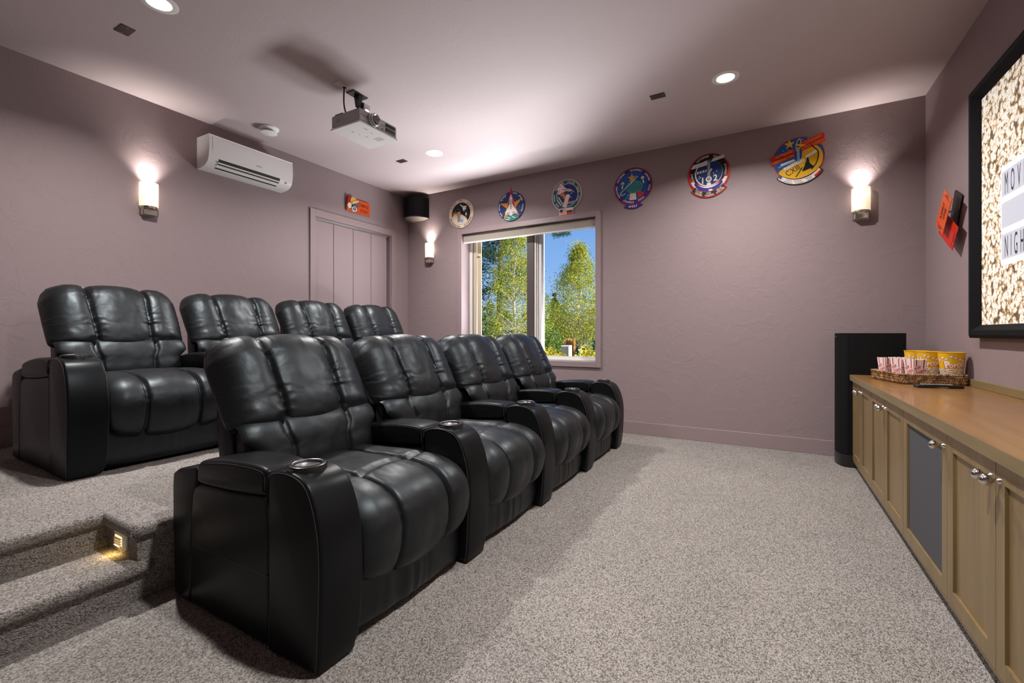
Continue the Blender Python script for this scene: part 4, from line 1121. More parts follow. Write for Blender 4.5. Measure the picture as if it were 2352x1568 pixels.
# ================================================================== CABINETS along the right wall
CX = 0.597         # face of the doors
def knob(parent, y, z):
    mb = MB()
    mb.lathe([(0.0, -0.046), (0.008, -0.0455), (0.0145, -0.041), (0.0175, -0.034), (0.0165, -0.026), (0.011, -0.020), (0.006, -0.016), (0.005, -0.009), (0.009, -0.004), (0.010, 0.0)], (CX, y, z), 'x', 22)
    # written directly in the thing's frame
    return mb
def shaker_door(parent, y0, y1, z0, z1, name, panel, ky, zz=0.652):
    """door slab y0..y1 in world; face at CX, parent at (CX, ?)"""
    st = 0.058
    ox, oy = parent.location.x, parent.location.y
    mb = MB()
    def ring(yy0, yy1, zz0, zz1, x): return [(x, yy0, zz0), (x, yy1, zz0), (x, yy1, zz1), (x, yy0, zz1)]
    rs = [ring(y0, y1, z0, z1, CX + 0.019), ring(y0, y1, z0, z1, CX + 0.0015), ring(y0 + 0.0015, y1 - 0.0015, z0 + 0.0015, z1 - 0.0015, CX),
          ring(y0 + st, y1 - st, z0 + st, z1 - st, CX), ring(y0 + st, y1 - st, z0 + st, z1 - st, CX + 0.010)]
    vs = [p for r in rs for p in r]; fs = []
    for k in range(4):
        for j in range(4):
            a, b = k * 4 + j, k * 4 + (j + 1) % 4
            fs.append((a, a + 4, b + 4, b))
    fs.append((0, 1, 2, 3))
    mb.add([(v[0] - ox, v[1] - oy, v[2]) for v in vs], fs)
    d = mb.build(name, M_WOOD_V, parent)
    mb = MB(); mb.box(CX + 0.009 - ox, CX + 0.0125 - ox, y0 + st - 0.004 - oy, y1 - st + 0.004 - oy, z0 + st - 0.004, z1 - st + 0.004)
    mb.build('cloth_panel' if panel is M_CLOTH else 'panel', panel, d)
    k = knob(parent, ky, zz); k.v = [(a - ox, b - oy, c_) for a, b, c_ in k.v]
    k.build('knob', M_CHROME, d, smooth=50)
    return d
def cabinet(y0, y1, label, speaker=False):
    r = thing('base_cabinet', label, 'cabinet', (CX + 0.02, (y0 + y1) / 2, 0), 0, 'maple base cabinets under the long worktop')
    ox, oy = r.location.x, r.location.y
    mb = MB()
    mb.box(CX + 0.02 - ox, XC - 0.002 - ox, y0 + 0.001 - oy, y1 - 0.001 - oy, 0.055, 0.708)
    mb.box(CX + 0.004 - ox, CX + 0.02 - ox, y0 + 0.001 - oy, y1 - 0.001 - oy, 0.052, 0.066)
    mb.build('carcass', M_WOOD_V, r, bevel=0.001)
    mb = MB(); mb.box(CX + 0.045 - ox, CX + 0.06 - ox, y0 - oy, y1 - oy, 0, 0.055); mb.build('toe_kick', M_CARPET, r)
    if speaker:
        shaker_door(r, y0 + 0.002, y1 - 0.002, 0.070, 0.704, 'door', M_CLOTH, y0 + 0.034)
    else:
        ym = (y0 + y1) / 2
        shaker_door(r, ym + 0.0015, y1 - 0.002, 0.070, 0.704, 'door', M_WOOD_V, ym + 0.030)
        shaker_door(r, y0 + 0.002, ym - 0.0015, 0.070, 0.704, 'door', M_WOOD_V, ym - 0.030)
cabinet(3.780, 4.500, 'maple base cabinet at the far end beside the tall black speaker')
cabinet(2.945, 3.780, 'maple double-door base cabinet between the far-end one and the cloth-fronted one')
cabinet(2.312, 2.945, 'maple base cabinet whose single door has a dark speaker cloth panel', True)
cabinet(1.474, 2.312, 'maple double-door base cabinet nearest the camera, right of the cloth-fronted one')
wt = thing('worktop', 'long stained wooden worktop running along the right wall', 'worktop', (CX, 3.0, 0.71))
mb = MB(); mb.box(-0.018, XC - CX, 1.474 - 3.0, 4.512 - 3.0, 0.002, 0.045, M_EDGE)
mb.box(-0.0165, XC - CX - 0.0005, 1.4745 - 3.0, 4.5105 - 3.0, 0.045, 0.0465, M_TOP)
mb.build('top', M_TOP, wt, bevel=0.0025)
mb = MB(); mb.box(XC - 0.018, XC - 0.001, 1.474, 4.512, 0.757, 0.802)
tag(mb.build('backsplash', M_EDGE, bevel=0.002), 'narrow wooden backsplash strip along the wall behind the worktop', 'backsplash')
ZT = 0.7565

# ---- woven tray
A_, B_ = Vector((0.665, 4.215)), Vector((0.758, 3.812))
ex = (B_ - A_).normalized(); ey = Vector((-ex.y, ex.x))
if ey.x < 0: ey = -ey
TL, TW_ = 0.415, 0.36
cen = A_ + ex * TL / 2 + ey * TW_ / 2
ang = math.atan2(ex.y, ex.x)
tray = thing('woven_tray', 'brown woven seagrass tray on the worktop holding the popcorn tubs', 'tray', (cen.x, cen.y, ZT), ang)
sgn = 1 if abs(math.sin(ang + PI / 2) - ey.y) < 0.2 and abs(math.cos(ang + PI / 2) - ey.x) < 0.2 else -1
mb = MB(); mb.box(-TL / 2 + 0.01, TL / 2 - 0.01, -TW_ / 2 + 0.01, TW_ / 2 - 0.01, 0.0, 0.008); mb.build('base', M_RATTAN, tray)
mb = MB()
def perim(t, a, b, r=0.03):
    """point on a rounded rectangle of half sizes a, b at arclength fraction t"""
    pts = rrect(-a, a, -b, b, r, 4)
    L = [math.dist(pts[i], pts[(i + 1) % len(pts)]) for i in range(len(pts))]
    s_ = (t % 1.0) * sum(L)
    for i, l in enumerate(L):
        if s_ <= l:
            p, q = pts[i], pts[(i + 1) % len(pts)]; k = s_ / max(l, 1e-9)
            return (p[0] + (q[0] - p[0]) * k, p[1] + (q[1] - p[1]) * k)
        s_ -= l
    return pts[0]
NS = 118
for row in range(3):
    z0 = 0.008 + row * 0.017
    for k in range(NS):
        t0 = (k + 0.5 * (row % 2)) / NS; t1 = t0 + 0.9 / NS
        p, q = perim(t0, TL / 2, TW_ / 2), perim(t1, TL / 2, TW_ / 2)
        pm = ((p[0] + q[0]) / 2 * 1.012, (p[1] + q[1]) / 2 * 1.012)
        mb.tube([(p[0] * 0.985, p[1] * 0.985, z0 - 0.002), (pm[0], pm[1], z0 + 0.009), (q[0] * 0.985, q[1] * 0.985, z0 + 0.020)], [0.0035, 0.0058, 0.0035], 6)
mb.build('woven_side', M_RATTAN, tray, smooth=60)
mb = MB()
for q in range(2):
    pts = []
    for k in range(300):
        t = k / 300; p = perim(t, TL / 2 + 0.001, TW_ / 2 + 0.001); ph = t * 2 * PI * 70 + q * PI
        c2 = Vector(p).normalized()
        pts.append((p[0] + c2.x * 0.004 * math.cos(ph), p[1] + c2.y * 0.004 * math.cos(ph), 0.063 + 0.004 * math.sin(ph)))
    mb.tube(pts, 0.0052, 6, closed=True)
mb.build('braided_rim', M_RATTAN, tray, smooth=60)

# ---- popcorn boxes and tubs
def stripe_box(w0, w1, h):
    r = empty('popcorn_box')
    mb = MB(); n = 11; t = 0.0015
    for s_ in range(4):
        ca, sa = math.cos(s_ * PI / 2), math.sin(s_ * PI / 2)
        R = lambda x, y, z: (x * ca - y * sa, x * sa + y * ca, z)
        prev = 0
        for k in range(n):
            u_0, u_1 = -1 + 2 * k / n, -1 + 2 * (k + 1) / n
            m_ = C_WHT if k % 2 else (C_CRIM if k in (2, 8) else C_PINK)
            z1a, z1m = h - 0.004, h + 0.003
            vs = [R(u_0 * w0, -w0, 0), R(u_1 * w0, -w0, 0), R(u_1 * w1, -w1, z1a), R((u_0 + u_1) / 2 * w1, -w1, z1m), R(u_0 * w1, -w1, z1a)]
            vi = [R(u_0 * w0, -w0 + t, 0), R(u_1 * w0, -w0 + t, 0), R(u_1 * w1, -w1 + t, z1a), R((u_0 + u_1) / 2 * w1, -w1 + t, z1m), R(u_0 * w1, -w1 + t, z1a)]
            mb.add(vs + vi, [(0, 1, 2, 3, 4), (9, 8, 7, 6, 5), (2, 7, 8, 3), (3, 8, 9, 4)], m_)
    mb.box(-w0, w0, -w0, w0, 0, 0.002, C_WHT)
    mb.build('carton', C_WHT, r)
    sl = (w1 - w0) / h
    for s_ in (0, 1, 2, 3):
        ca, sa = math.cos(s_ * PI / 2), math.sin(s_ * PI / 2)
        def to3(u, v, d, ca=ca, sa=sa):
            x, y = u, -(w0 + sl * v) - d
            return (x * ca - y * sa, x * sa + y * ca, v)
        Pk = Plate(r, to3); mb = MB()
        Pk.poly('', strip((-0.030, 0.088), (0.004, 0.106), 0.026), C_PINK, 0.0004, 0.0008, mb)
        Pk.poly('', strip((-0.020, 0.058), (0.034, 0.086), 0.026), C_PINK, 0.0004, 0.0008, mb)
        Pk.line(mb, 'POP', -0.013, 0.097, 0.48, 0.023, C_CRIM, 0.0012, 0.8, 0.06, 0.03)
        Pk.line(mb, 'CORN', 0.007, 0.072, 0.48, 0.023, C_CRIM, 0.0012, 0.8, 0.06, 0.03)
        mb.build('lettering', C_CRIM, r)
    return r
def yellow_tub(r0, r1, h):
    r = empty('popcorn_tub')
    n = 36
    mb = MB(); mb.lathe([(0.0, 0.003), (r0 - 0.002, 0.003), (r0, 0.0), (r1, h), (r1 + 0.002, h + 0.001), (r1 + 0.002, h + 0.004), (r1 - 0.001, h + 0.004), (r1 - 0.002, h), (r0 - 0.0025, 0.004)], n=n, cap=False)
    mb.build('cup', C_YEL, r, smooth=40)
    sl = (r1 - r0) / h
    def to3(u, v, d):
        R_ = r0 + sl * v + d; a = u / (r0 + sl * h * 0.6)
        return (R_ * math.sin(a), -R_ * math.cos(a), v)
    Pk = Plate(r, to3)
    rnd = random.Random(4)
    mb = MB(); mk2 = MB()
    def kernel(u, v, s_, dd):
        Pk.poly('', ell(u, v, s_ * 1.14, s_ * 0.72, 10), C_DKB, dd, dd + 0.0003, mb)
        Pk.poly('', ell(u, v, s_, s_ * 0.6, 10), C_CRM, dd, dd + 0.0006, mb)
        Pk.poly('', ell(u + s_ * 0.3, v + s_ * 0.3, s_ * 0.45, s_ * 0.4, 8), C_WHT, dd, dd + 0.0009, mb)
    L_ = 2 * PI * (r0 + sl * h * 0.6)
    k = 0
    for j in range(8):
        for i in range(26):
            kernel(-L_ / 2 + (i + 0.5 * (j % 2)) * L_ / 26 + rnd.uniform(-0.003, 0.003), 0.006 + j * 0.012 + rnd.uniform(-0.002, 0.002), 0.0085, 0.0002 + 0.0001 * j)
    for i in range(9):
        kernel(-L_ / 2 + i * L_ / 9, 0.165 + 0.010 * math.sin(i * 2.1), 0.010, 0.0002); kernel(-L_ / 2 + i * L_ / 9 + 0.018, 0.157 + 0.010 * math.sin(i * 2.1), 0.010, 0.0002)
    mb.build('printed_popcorn', C_CRM, r)
    mb = MB()
    for off in (0.0, L_ / 2):
        for dx, m_, d_ in ((-0.0035, C_RED, 0.0012), (0, C_WHT, 0.0016)):
            Pk.line(mb, 'P', off - 0.038 + dx, 0.124 + dx, 0.12, 0.056, m_, d_, 0.85, 0.04, 0.06); Pk.line(mb, 'OPCORN', off + 0.024 + dx, 0.120 + dx, 0.12, 0.030, m_, d_, 0.75, 0.05, 0.06)
    mb.build('lettering', C_WHT, r)
    return r
sb = stripe_box(0.031, 0.043, 0.152)
G1 = 'striped popcorn boxes in the tray'
for i, (x, y, a, lab) in enumerate(((0.742, 4.085, 0.35, 'pink striped popcorn box at the left end of the tray'),
                                    (0.820, 4.172, 0.62, 'pink striped popcorn box in the tray behind the leftmost one'),
                                    (0.800, 3.995, 0.55, 'pink striped popcorn box third from left, in the middle of the tray front'),
                                    (0.853, 3.912, 0.42, 'pink striped popcorn box nearest the yellow tubs'))):
    o = sb if i == 0 else copy_tree(sb)
    o.location = (x, y, ZT + 0.0085); o.rotation_euler = (0, 0, a); tag(o, lab, 'popcorn box', G1)
yt = yellow_tub(0.046, 0.067, 0.198)
for i, (x, y, a, lab) in enumerate(((1.042, 3.955, 0.05, 'yellow popcorn tub at the right end of the tray'),
                                    (0.962, 4.075, -0.30, 'yellow popcorn tub in the middle behind the striped boxes'),
                                    (0.925, 4.215, 0.2, 'yellow popcorn tub furthest back in the tray'))):
    o = yt if i == 0 else copy_tree(yt)
    o.location = (x, y, ZT + 0.0085); o.rotation_euler = (0, 0, a); tag(o, lab, 'popcorn tub', 'yellow popcorn tubs in the tray')

rc = thing('remote_control', 'black remote control lying on the worktop in front of the tray', 'remote control', (0.905, 3.66, ZT), math.radians(14))
mb = MB()
pr_ = smooth_path([(-0.115, 0.004), (-0.108, 0.017), (-0.03, 0.021), (0.06, 0.019), (0.112, 0.016), (0.116, 0.006), (0.108, 0.0), (0.07, 0.001), (0.02, 0.008), (-0.04, 0.003), (-0.10, 0.0)], 4, True)
mb.prism(pr_, -0.026, 0.026, 'y'); mb.build('case', M_BLACKPL, rc, bevel=0.003)
mb = MB()
for i in range(8):
    for j in range(3): mb.lathe([(0.005, 0.0), (0.005, 0.0035), (0.003, 0.0045)], (-0.08 + i * 0.02, -0.014 + j * 0.014, 0.0185), n=10)
mb.build('buttons', C_GRY, rc)

# ================================================================== RECLINERS
def fbm(x, y, z=0.0): return mnoise.fractal(Vector((x, y, z)), 1.0, 2.0, 3)
def normals(A):
    du = np.gradient(A, axis=1); dv = np.gradient(A, axis=0)
    N = np.cross(du, dv); n = np.linalg.norm(N, axis=2, keepdims=True)
    return N / np.maximum(n, 1e-9)
def chan(u, seams, p=2.2):
    """bulge profile 0..1 across channels split at seams (u in -1..1); returns bulge and distance to the nearest inner seam"""
    e = [-1.0] + list(seams) + [1.0]
    for a, b in zip(e[:-1], e[1:]):
        if u <= b + 1e-9:
            t = (2 * u - a - b) / (b - a)
            h = (1 - min(1, abs(t)) ** p) ** (1 / p)
            return h, t, (a, b)
    return 0, 1, (e[-2], e[-1])
NOISE = {}
def gather(s_, along, seed):
    """short pleats that fade away from a seam"""
    ph = along * 78 + 7.0 * fbm(along * 5 + seed, seed * 3.1, s_ * 9)
    w = max(0.0, 0.25 + 1.6 * fbm(along * 6 + seed * 2, seed, 3.0))
    return (math.sin(ph) ** 3 * 0.6 + 0.4 * math.sin(ph)) * w * math.exp(-(s_ / 0.048) ** 1.3)

def back_cushion():
    """upper back: three tall puffed channels rolled over at the top. Frame: x forward, z up"""
    nu, nv = 91, 64
    hwid = 0.376
    F = np.zeros((nv, nu, 3)); R = np.zeros((nv, nu, 3))
    for j in range(nu):
        u = -1 + 2 * j / (nu - 1)
        # spread columns so the seams get more of them
        for i in range(nv):
            v = i / (nv - 1)
            sm = 0.385 + 0.065 * v
            h, t, (a, b) = chan(u, (-sm, sm), 2.3)
            # local outline: the top dips between channels and drops at the outer corners
            topz = 1.044 + 0.032 * h - 0.045 * abs(u) ** 4
            botz = 0.640 + 0.014 * (1 - h) * (1 if abs(t) > 0.6 else 0.6) + 0.030 * abs(u) ** 3
            wv = hwid * (0.985 + 0.015 * math.sin(min(1, v * 1.25) * PI / 2)) * (1 - 0.06 * max(0, v - 0.8) / 0.2)
            z = botz + (topz - botz) * v
            d = -0.742 - 0.172 * v - 0.03 * v * v
            # pillow thickness
            edge_u = (1 - min(1.0, abs(u)) ** 5) ** (1 / 2.2)
            vv = abs(2 * v - 1)
            edge_v = (1 - vv ** 5.0) ** (1 / 2.4)
            body = 0.085 + 0.042 * h ** 0.9
            tf = body * edge_u * edge_v
            y = u * wv
            seam_d = min(abs(u - sm), abs(u + sm)) * hwid
            g = gather(seam_d, v, 1.0 if u > 0 else 2.0) * 0.0060 * edge_v
            g += gather((1 - abs(u)) * hwid, v, 5.0 if u > 0 else 6.0) * 0.006 * edge_v
            g += gather((1 - v) * 0.36 + 0.01, u * 0.6, 9.0) * 0.006 * edge_u
            # diagonal slack folds low on the wings
            fold = math.sin((v * 0.36 * 60 + abs(u) * 6.0 + 2 * fbm(u * 2, v * 3))) * math.exp(-((v - 0.16) / 0.16) ** 2) * (1 if abs(u) > sm else 0.3) * 0.007
            n3 = 0.006 * fbm(u * 2.3 + 4, v * 2.6, 1.3) * edge_u * edge_v
            crease = -0.026 * math.exp(-(seam_d / 0.007) ** 2) * edge_v
            tf = tf + g + fold * edge_u * edge_v + n3 + crease
            # bulge pushes forward and, near the top, up and over
            up = 0.30 * max(0.0, v - 0.45) / 0.55
            F[i, j] = (d + tf * (1 - 0.35 * up), y, z + tf * (0.40 * up + 0.18) + 0.0)
            R[i, j] = (d - 0.070 * edge_u * edge_v - 0.02 * edge_v, y, z + 0.02 * up)
    mb = MB(); mb.grid(F, flip=True)
    Rr = R[::1, ::3]
    mb.grid(R[::3, ::3], flip=False)
    # stitch the rim with a closing strip
    rim = []
    for k in range(nu): rim.append((F[0, k], R[0, k]))
    def stripf(a, b):
        n_ = len(a); mb.add(list(a) + list(b), [(i, i + 1, i + 1 + n_, i + n_) for i in range(n_ - 1)])
    stripf(F[0, ::3], R[0, ::3]); stripf(R[-1, ::3], F[-1, ::3]); stripf(R[::3, 0], F[::3, 0]); stripf(F[::3, -1], R[::3, -1])
    return mb

def puff(path, hwid, seams, amp, nu=73, seed=0.0, edge=0.35, cross=None, hem=0.0, gat=0.003, widths=None):
    """channelled cushion swept along a 2-D (d, z) path"""
    nv = len(path)
    A = np.zeros((nv, nu, 3)); 
    for i, (d, z) in enumerate(path):
        for j in range(nu):
            u = -1 + 2 * j / (nu - 1)
            A[i, j] = (d, u * (widths[i] if widths else hwid), z)
    if hem:
        for j in range(nu):
            u = -1 + 2 * j / (nu - 1)
            for i in range(nv):
                w_ = max(0, (i / (nv - 1) - 0.6) / 0.4)
                A[i, j, 2] += hem * w_ * (abs(u) ** 2)
    Nn = normals(A)
    # length along the path
    Ls = [0.0]
    for a, b in zip(path[:-1], path[1:]): Ls.append(Ls[-1] + math.dist(a, b))
    tot = Ls[-1]
    for i in range(nv):
        v = Ls[i] / tot
        for j in range(nu):
            u = -1 + 2 * j / (nu - 1)
            h, t, ab = chan(u, seams, 2.4)
            sd_ = min([abs(u - s_) for s_ in seams]) * hwid if seams else 1
            ev = min(1.0, min(v, 1 - v) / 0.07); ev = (1 - (1 - ev) ** 2) ** 0.5
            eu = (1 - abs(u) ** 6) ** 0.5
            a = amp * (edge + (1 - edge) * h) * ev * eu
            a += gather(sd_, v * tot * 2.2, seed + (1 if u > 0 else 2)) * gat * ev
            a += 0.005 * fbm(u * 2.1 + seed, v * 3.1 + seed, seed) * ev * eu
            a -= 0.020 * math.exp(-(sd_ / 0.008) ** 2) * ev
            if cross is not None:
                dc = (Ls[i] - cross) 
                a -= 0.016 * math.exp(-(dc / 0.010) ** 2) * eu * (1 if abs(u) < seams[-1] or True else 0)
                a += gather(abs(dc), u * hwid * 1.6, seed + 7) * gat * 0.8 * eu
            A[i, j] += Nn[i, j] * a * PUFF_SIGN
    return A
PUFF_SIGN = -1

def round_slab(prof, w, r=0.014, steps=4, taper=None):
    """(d, z) outline given thickness 2w in y, edges rounded by insetting the outline"""
    P_ = [np.array(p, float) for p in prof]
    ar = sum(P_[i][0] * P_[(i + 1) % len(P_)][1] - P_[(i + 1) % len(P_)][0] * P_[i][1] for i in range(len(P_)))
    if ar < 0: P_ = P_[::-1]
    n = len(P_)
    nr = []
    for i in range(n):
        e = P_[(i + 1) % n] - P_[i - 1]; e = e / max(np.linalg.norm(e), 1e-9)
        nr.append(np.array([e[1], -e[0]]))
    rows = []
    for k in range(steps + 1):
        a = PI / 2 * k / steps
        rows.append((-w + r * (1 - math.sin(a)) , r * (1 - math.cos(a)) if 0 else r * (1 - math.sin(a))))
    seq = []
    for k in range(steps + 1):
        a = PI / 2 * k / steps
        seq.append((-(w - r) - r * math.cos(a), r * (1 - math.sin(a))))
    seq += [(-y, ins) for y, ins in seq[::-1]]
    V, Fc = [], []
    for y, ins in seq:
        for p, q in zip(P_, nr):
            x, z = p - q * ins
            yy = y
            if taper: yy = taper(x, y, z)
            V.append((x, yy, z))
    m_ = len(seq)
    for k in range(m_ - 1):
        for i in range(n):
            a, b = k * n + i, k * n + (i + 1) % n
            Fc.append((a, a + n, b + n, b))
    Fc.append(tuple(range(n))); Fc.append(tuple((m_ - 1) * n + i for i in range(n))[::-1])
    mb = MB(); mb.add(V, Fc)
    return mb

AW = 0.083          # half width of an arm
def arm_taper(x, y, z):
    f = max(0.0, min(1.0, (x + 0.30) / 0.25)); g = max(0.0, (0.14 - z) / 0.14)
    bul = 0.04 * math.sin(PI * min(1, max(0, z / 0.6)))
    return y * (1 + f * (bul - (0.26 if y > 0 else 0.03) * g * g))
def armrest(parent, y, near=False):
    A = empty('armrest', (0, y, 0)); A.parent = parent
    front = smooth_path([(-0.272, 0.56), (-0.270, 0.604), (-0.225, 0.624), (-0.160, 0.628), (-0.100, 0.617), (-0.058, 0.590), (-0.024, 0.530), (0.002, 0.440), (0.010, 0.330), (0.004, 0.180), (-0.006, 0.060), (-0.016, 0.010)], 4)
    fr = [(-0.272, 0.006)] + front
    round_slab(fr, AW, 0.012, 4, arm_taper).build('front_console', M_ARM, A, smooth=35)
    mid = [(-0.80, 0.008), (-0.274, 0.008), (-0.274, 0.535), (-0.30, 0.524), (-0.50, 0.505), (-0.73, 0.496), (-0.775, 0.478), (-0.80, 0.43)]
    round_slab(mid, AW - 0.004, 0.014, 4).build('side_panel', M_ARM, A, smooth=35)
    rear = [(-0.928, 0.008), (-0.802, 0.008), (-0.785, 0.30), (-0.770, 0.44), (-0.745, 0.505), (-0.742, 0.548), (-0.765, 0.556), (-0.900, 0.530), (-0.940, 0.508), (-0.948, 0.46), (-0.946, 0.30), (-0.936, 0.10)]
    round_slab(rear, AW - 0.003, 0.014, 4).build('rear_post', M_ARM, A, smooth=35)
    pad = smooth_path([(-0.732, 0.500), (-0.742, 0.540), (-0.728, 0.582), (-0.66, 0.600), (-0.52, 0.618), (-0.38, 0.625), (-0.300, 0.620), (-0.278, 0.600), (-0.278, 0.545), (-0.300, 0.525), (-0.45, 0.508), (-0.62, 0.498)], 4, True)
    round_slab(pad, AW + 0.002, 0.020, 5).build('arm_pad', M_ARM, A, smooth=60)
    # stitched seams on both sides
    mb = MB()
    for s_ in (-1, 1):
        yy = s_ * (AW + 0.0005)
        fpts = [(p[0] - 0.0, arm_taper(p[0], s_ * (AW - 0.0015), p[1]), p[1]) for p in front[2:]]
        fin = []
        for k, p in enumerate(front[2:]):
            fin.append((p[0] - 0.010 * (1 if k > 14 else k / 14.0), arm_taper(p[0], yy - s_ * 0.0008, p[1]), p[1] - 0.010 * (1 - min(1, k / 26.0))))
        mb.tube(fin, 0.0016, 5)
        yq = s_ * (AW - 0.004)
        mb.tube([(-0.272, yq, 0.253), (-0.45, yq, 0.250), (-0.62, yq, 0.247), (-0.788, yq, 0.245)], 0.0013, 4)
        mb.tube([(p[0], yq + s_ * 0.001, p[1]) for p in smooth_path([(-0.274, 0.50), (-0.266, 0.42), (-0.262, 0.33), (-0.266, 0.15), (-0.272, 0.02)], 4)], 0.0014, 4)
        mb.tube([(p[0], s_ * (AW + 0.0002), p[1]) for p in smooth_path([(-0.728, 0.570), (-0.66, 0.588), (-0.52, 0.606), (-0.38, 0.612), (-0.308, 0.608), (-0.290, 0.592), (-0.288, 0.55)], 4)], 0.0014, 4)
    mb.build('stitching', M_STITCH, A)
    cup = MB()
    cc = (-0.165, -0.006, 0)
    cup.lathe([(0.0, 0.6305), (0.044, 0.6305), (0.046, 0.634)], cc, n=36, cap=False, m=M_STEEL)
    cup.lathe([(0.045, 0.6295), (0.047, 0.641), (0.055, 0.6425), (0.060, 0.640), (0.062, 0.634), (0.063, 0.615)], cc, n=40, cap=False, m=M_BLACKPL)
    cup.lathe([(0.0462, 0.6375), (0.0478, 0.6425), (0.0495, 0.6432)], cc, n=40, cap=False, m=M_STEEL)
    cup.box(-0.178, -0.152, -0.077, -0.064, 0.622, 0.633, M_BLACKPL); cup.box(-0.178, -0.152, 0.052, 0.064, 0.622, 0.633, M_BLACKPL)
    cup.build('cup_holder', M_BLACKPL, A, smooth=40)
    return A

PITCH = 0.803
def recliner():
    r = empty('recliner')
    back_cushion().build('backrest', M_LEATHER, r, smooth=180, weld=True)
    # lower back cushion
    path = smooth_path([(-0.755, 0.700), (-0.690, 0.690), (-0.655, 0.640), (-0.640, 0.580), (-0.630, 0.520), (-0.650, 0.455), (-0.720, 0.430)], 6)
    wds = [0.314 + 0.044 * min(1.0, max(0.0, (z - 0.595) / 0.045)) for d, z in path]
    A = puff(path, 0.330, (-0.47, 0.47), 0.034, 61, 3.0, 0.45, gat=0.005, widths=wds)
    mb = MB(); mb.grid(A, flip=True); mb.box(-0.80, -0.70, -0.30, 0.30, 0.42, 0.70); mb.build('lumbar_cushion', M_LEATHER, r, smooth=180)
    # seat cushion: top, roll and front drop
    path = smooth_path([(-0.70, 0.455), (-0.60, 0.472), (-0.42, 0.482), (-0.27, 0.488), (-0.14, 0.480), (-0.055, 0.452), (-0.012, 0.400), (-0.002, 0.330), (-0.016, 0.255), (-0.045, 0.205), (-0.10, 0.190)], 6)
    A = puff(path, 0.315, (-0.45, 0.45), 0.046, 91, 11.0, 0.36, cross=0.475, hem=0.068, gat=0.0055)
    mb = MB(); mb.grid(A, flip=True); mb.box(-0.72, -0.09, -0.300, 0.300, 0.20, 0.44); mb.build('seat_cushion', M_LEATHER, r, smooth=180)
    # front panel of the footrest
    path = smooth_path([(-0.08, 0.290), (-0.050, 0.270), (-0.036, 0.200), (-0.030, 0.120), (-0.038, 0.050), (-0.06, 0.022), (-0.12, 0.018)], 6)
    nv = len(path); nu = 61
    A = np.zeros((nv, nu, 3))
    for i, (d, z) in enumerate(path):
        for j in range(nu):
            u = -1 + 2 * j / (nu - 1)
            pl = 0.004 * math.sin(u * 26 + 3 * fbm(u * 3, z * 3)) * math.exp(-((u + 0.15) / 0.35) ** 2) * max(0, math.sin(PI * i / (nv - 1)))
            A[i, j] = (d - 0.02 * u * u + pl - 0.006 * math.exp(-((u - 0.22) / 0.015) ** 2), u * 0.316, z)
    mb = MB(); mb.grid(A, flip=True); mb.box(-0.68, -0.06, -0.305, 0.305, 0.022, 0.27); mb.build('footrest_panel', M_LEATHER, r, smooth=180)
    # hard shell behind the back cushion and feet
    sh_ = [(-0.765, 0.03), (-0.860, 0.03), (-0.900, 0.30), (-0.945, 0.60), (-0.965, 0.90), (-0.930, 0.96), (-0.880, 0.95), (-0.800, 0.60), (-0.765, 0.40)]
    round_slab(sh_, 0.310, 0.02, 3).build('back_shell', M_ARM, r, smooth=35)
    mb = MB()
    for x in (-0.80, -0.14):
        for y in (-0.27, 0.27): mb.lathe([(0.022, 0.0), (0.022, 0.032)], (x, y, 0), n=14)
    mb.build('feet', M_BLACKPL, r, smooth=40)
    armrest(r, PITCH / 2)
    return r
R0 = recliner()
first = copy_tree(R0)
armrest(first, -PITCH / 2)
second_first = copy_tree(first)
GF, GR = 'front row of black leather recliners', 'rear row of black leather recliners on the platform'
XF1, YF1 = -1.215, 0.997 + PITCH / 2
XF2, YF2 = -3.170, 0.955 + PITCH / 2
front_labels = ['black leather recliner with two arms, front row, nearest the camera',
                'black leather recliner second from the camera in the front row',
                'black leather recliner third from the camera in the front row',
                'black leather recliner in the front row closest to the window wall']
rear_labels = ['black leather recliner with two arms on the platform, nearest the step',
               'black leather recliner second from the step in the raised rear row',
               'black leather recliner third from the step in the raised rear row',
               'black leather recliner in the raised rear row in front of the closet doors']
for i in range(4):
    o = first if i == 0 else (R0 if i == 1 else copy_tree(R0))
    o.location = (XF1, YF1 + PITCH * i, 0.0); tag(o, front_labels[i], 'recliner', GF)
for i in range(4):
    o = second_first if i == 0 else copy_tree(R0)
    o.location = (XF2, YF2 + PITCH * i, PZ); o.scale = (1, 1, 1.03); tag(o, rear_labels[i], 'recliner', GR)

# ================================================================== STEP LIGHT in the side of the notch
sl_ = thing('step_light', 'small white louvered step light glowing beside the carpeted step', 'step light', (-2.377, NY, 0.216))
mb = MB(); mb.box(-0.058, 0.058, -0.007, 0.0, -0.034, 0.034); mb.build('cover', M_WHITE, sl_, bevel=0.002)
mb = MB()
for k in range(4): mb.prism([(-0.0075, -0.024 + k * 0.010), (-0.014, -0.027 + k * 0.010), (-0.014, -0.025 + k * 0.010), (-0.0075, -0.021 + k * 0.010)], -0.047, 0.018, 'x')
mb.build('louvers', M_WHITE, sl_)
mb = MB(); mb.box(-0.046, 0.017, -0.009, -0.0072, -0.026, 0.014); mb.build('diffuser', mat('warm lit diffuser', (1, 0.9, 0.7, 1), 0.5, emit=(1.0, 0.66, 0.24, 1), estr=2.2), sl_)
l = bpy.data.lights.new('step_lamp', 'AREA'); l.shape = 'RECTANGLE'; l.size = 0.04; l.size_y = 0.02; l.energy = 0.11; l.color = (1.0, 0.66, 0.20)
lo_ = bpy.data.objects.new('step_lamp', l); COL.objects.link(lo_); lo_.parent = sl_; lo_.location = (-0.015, -0.022, -0.020)
lo_.rotation_euler = Vector((0, -0.35, -0.94)).to_track_quat('-Z', 'Y').to_euler()

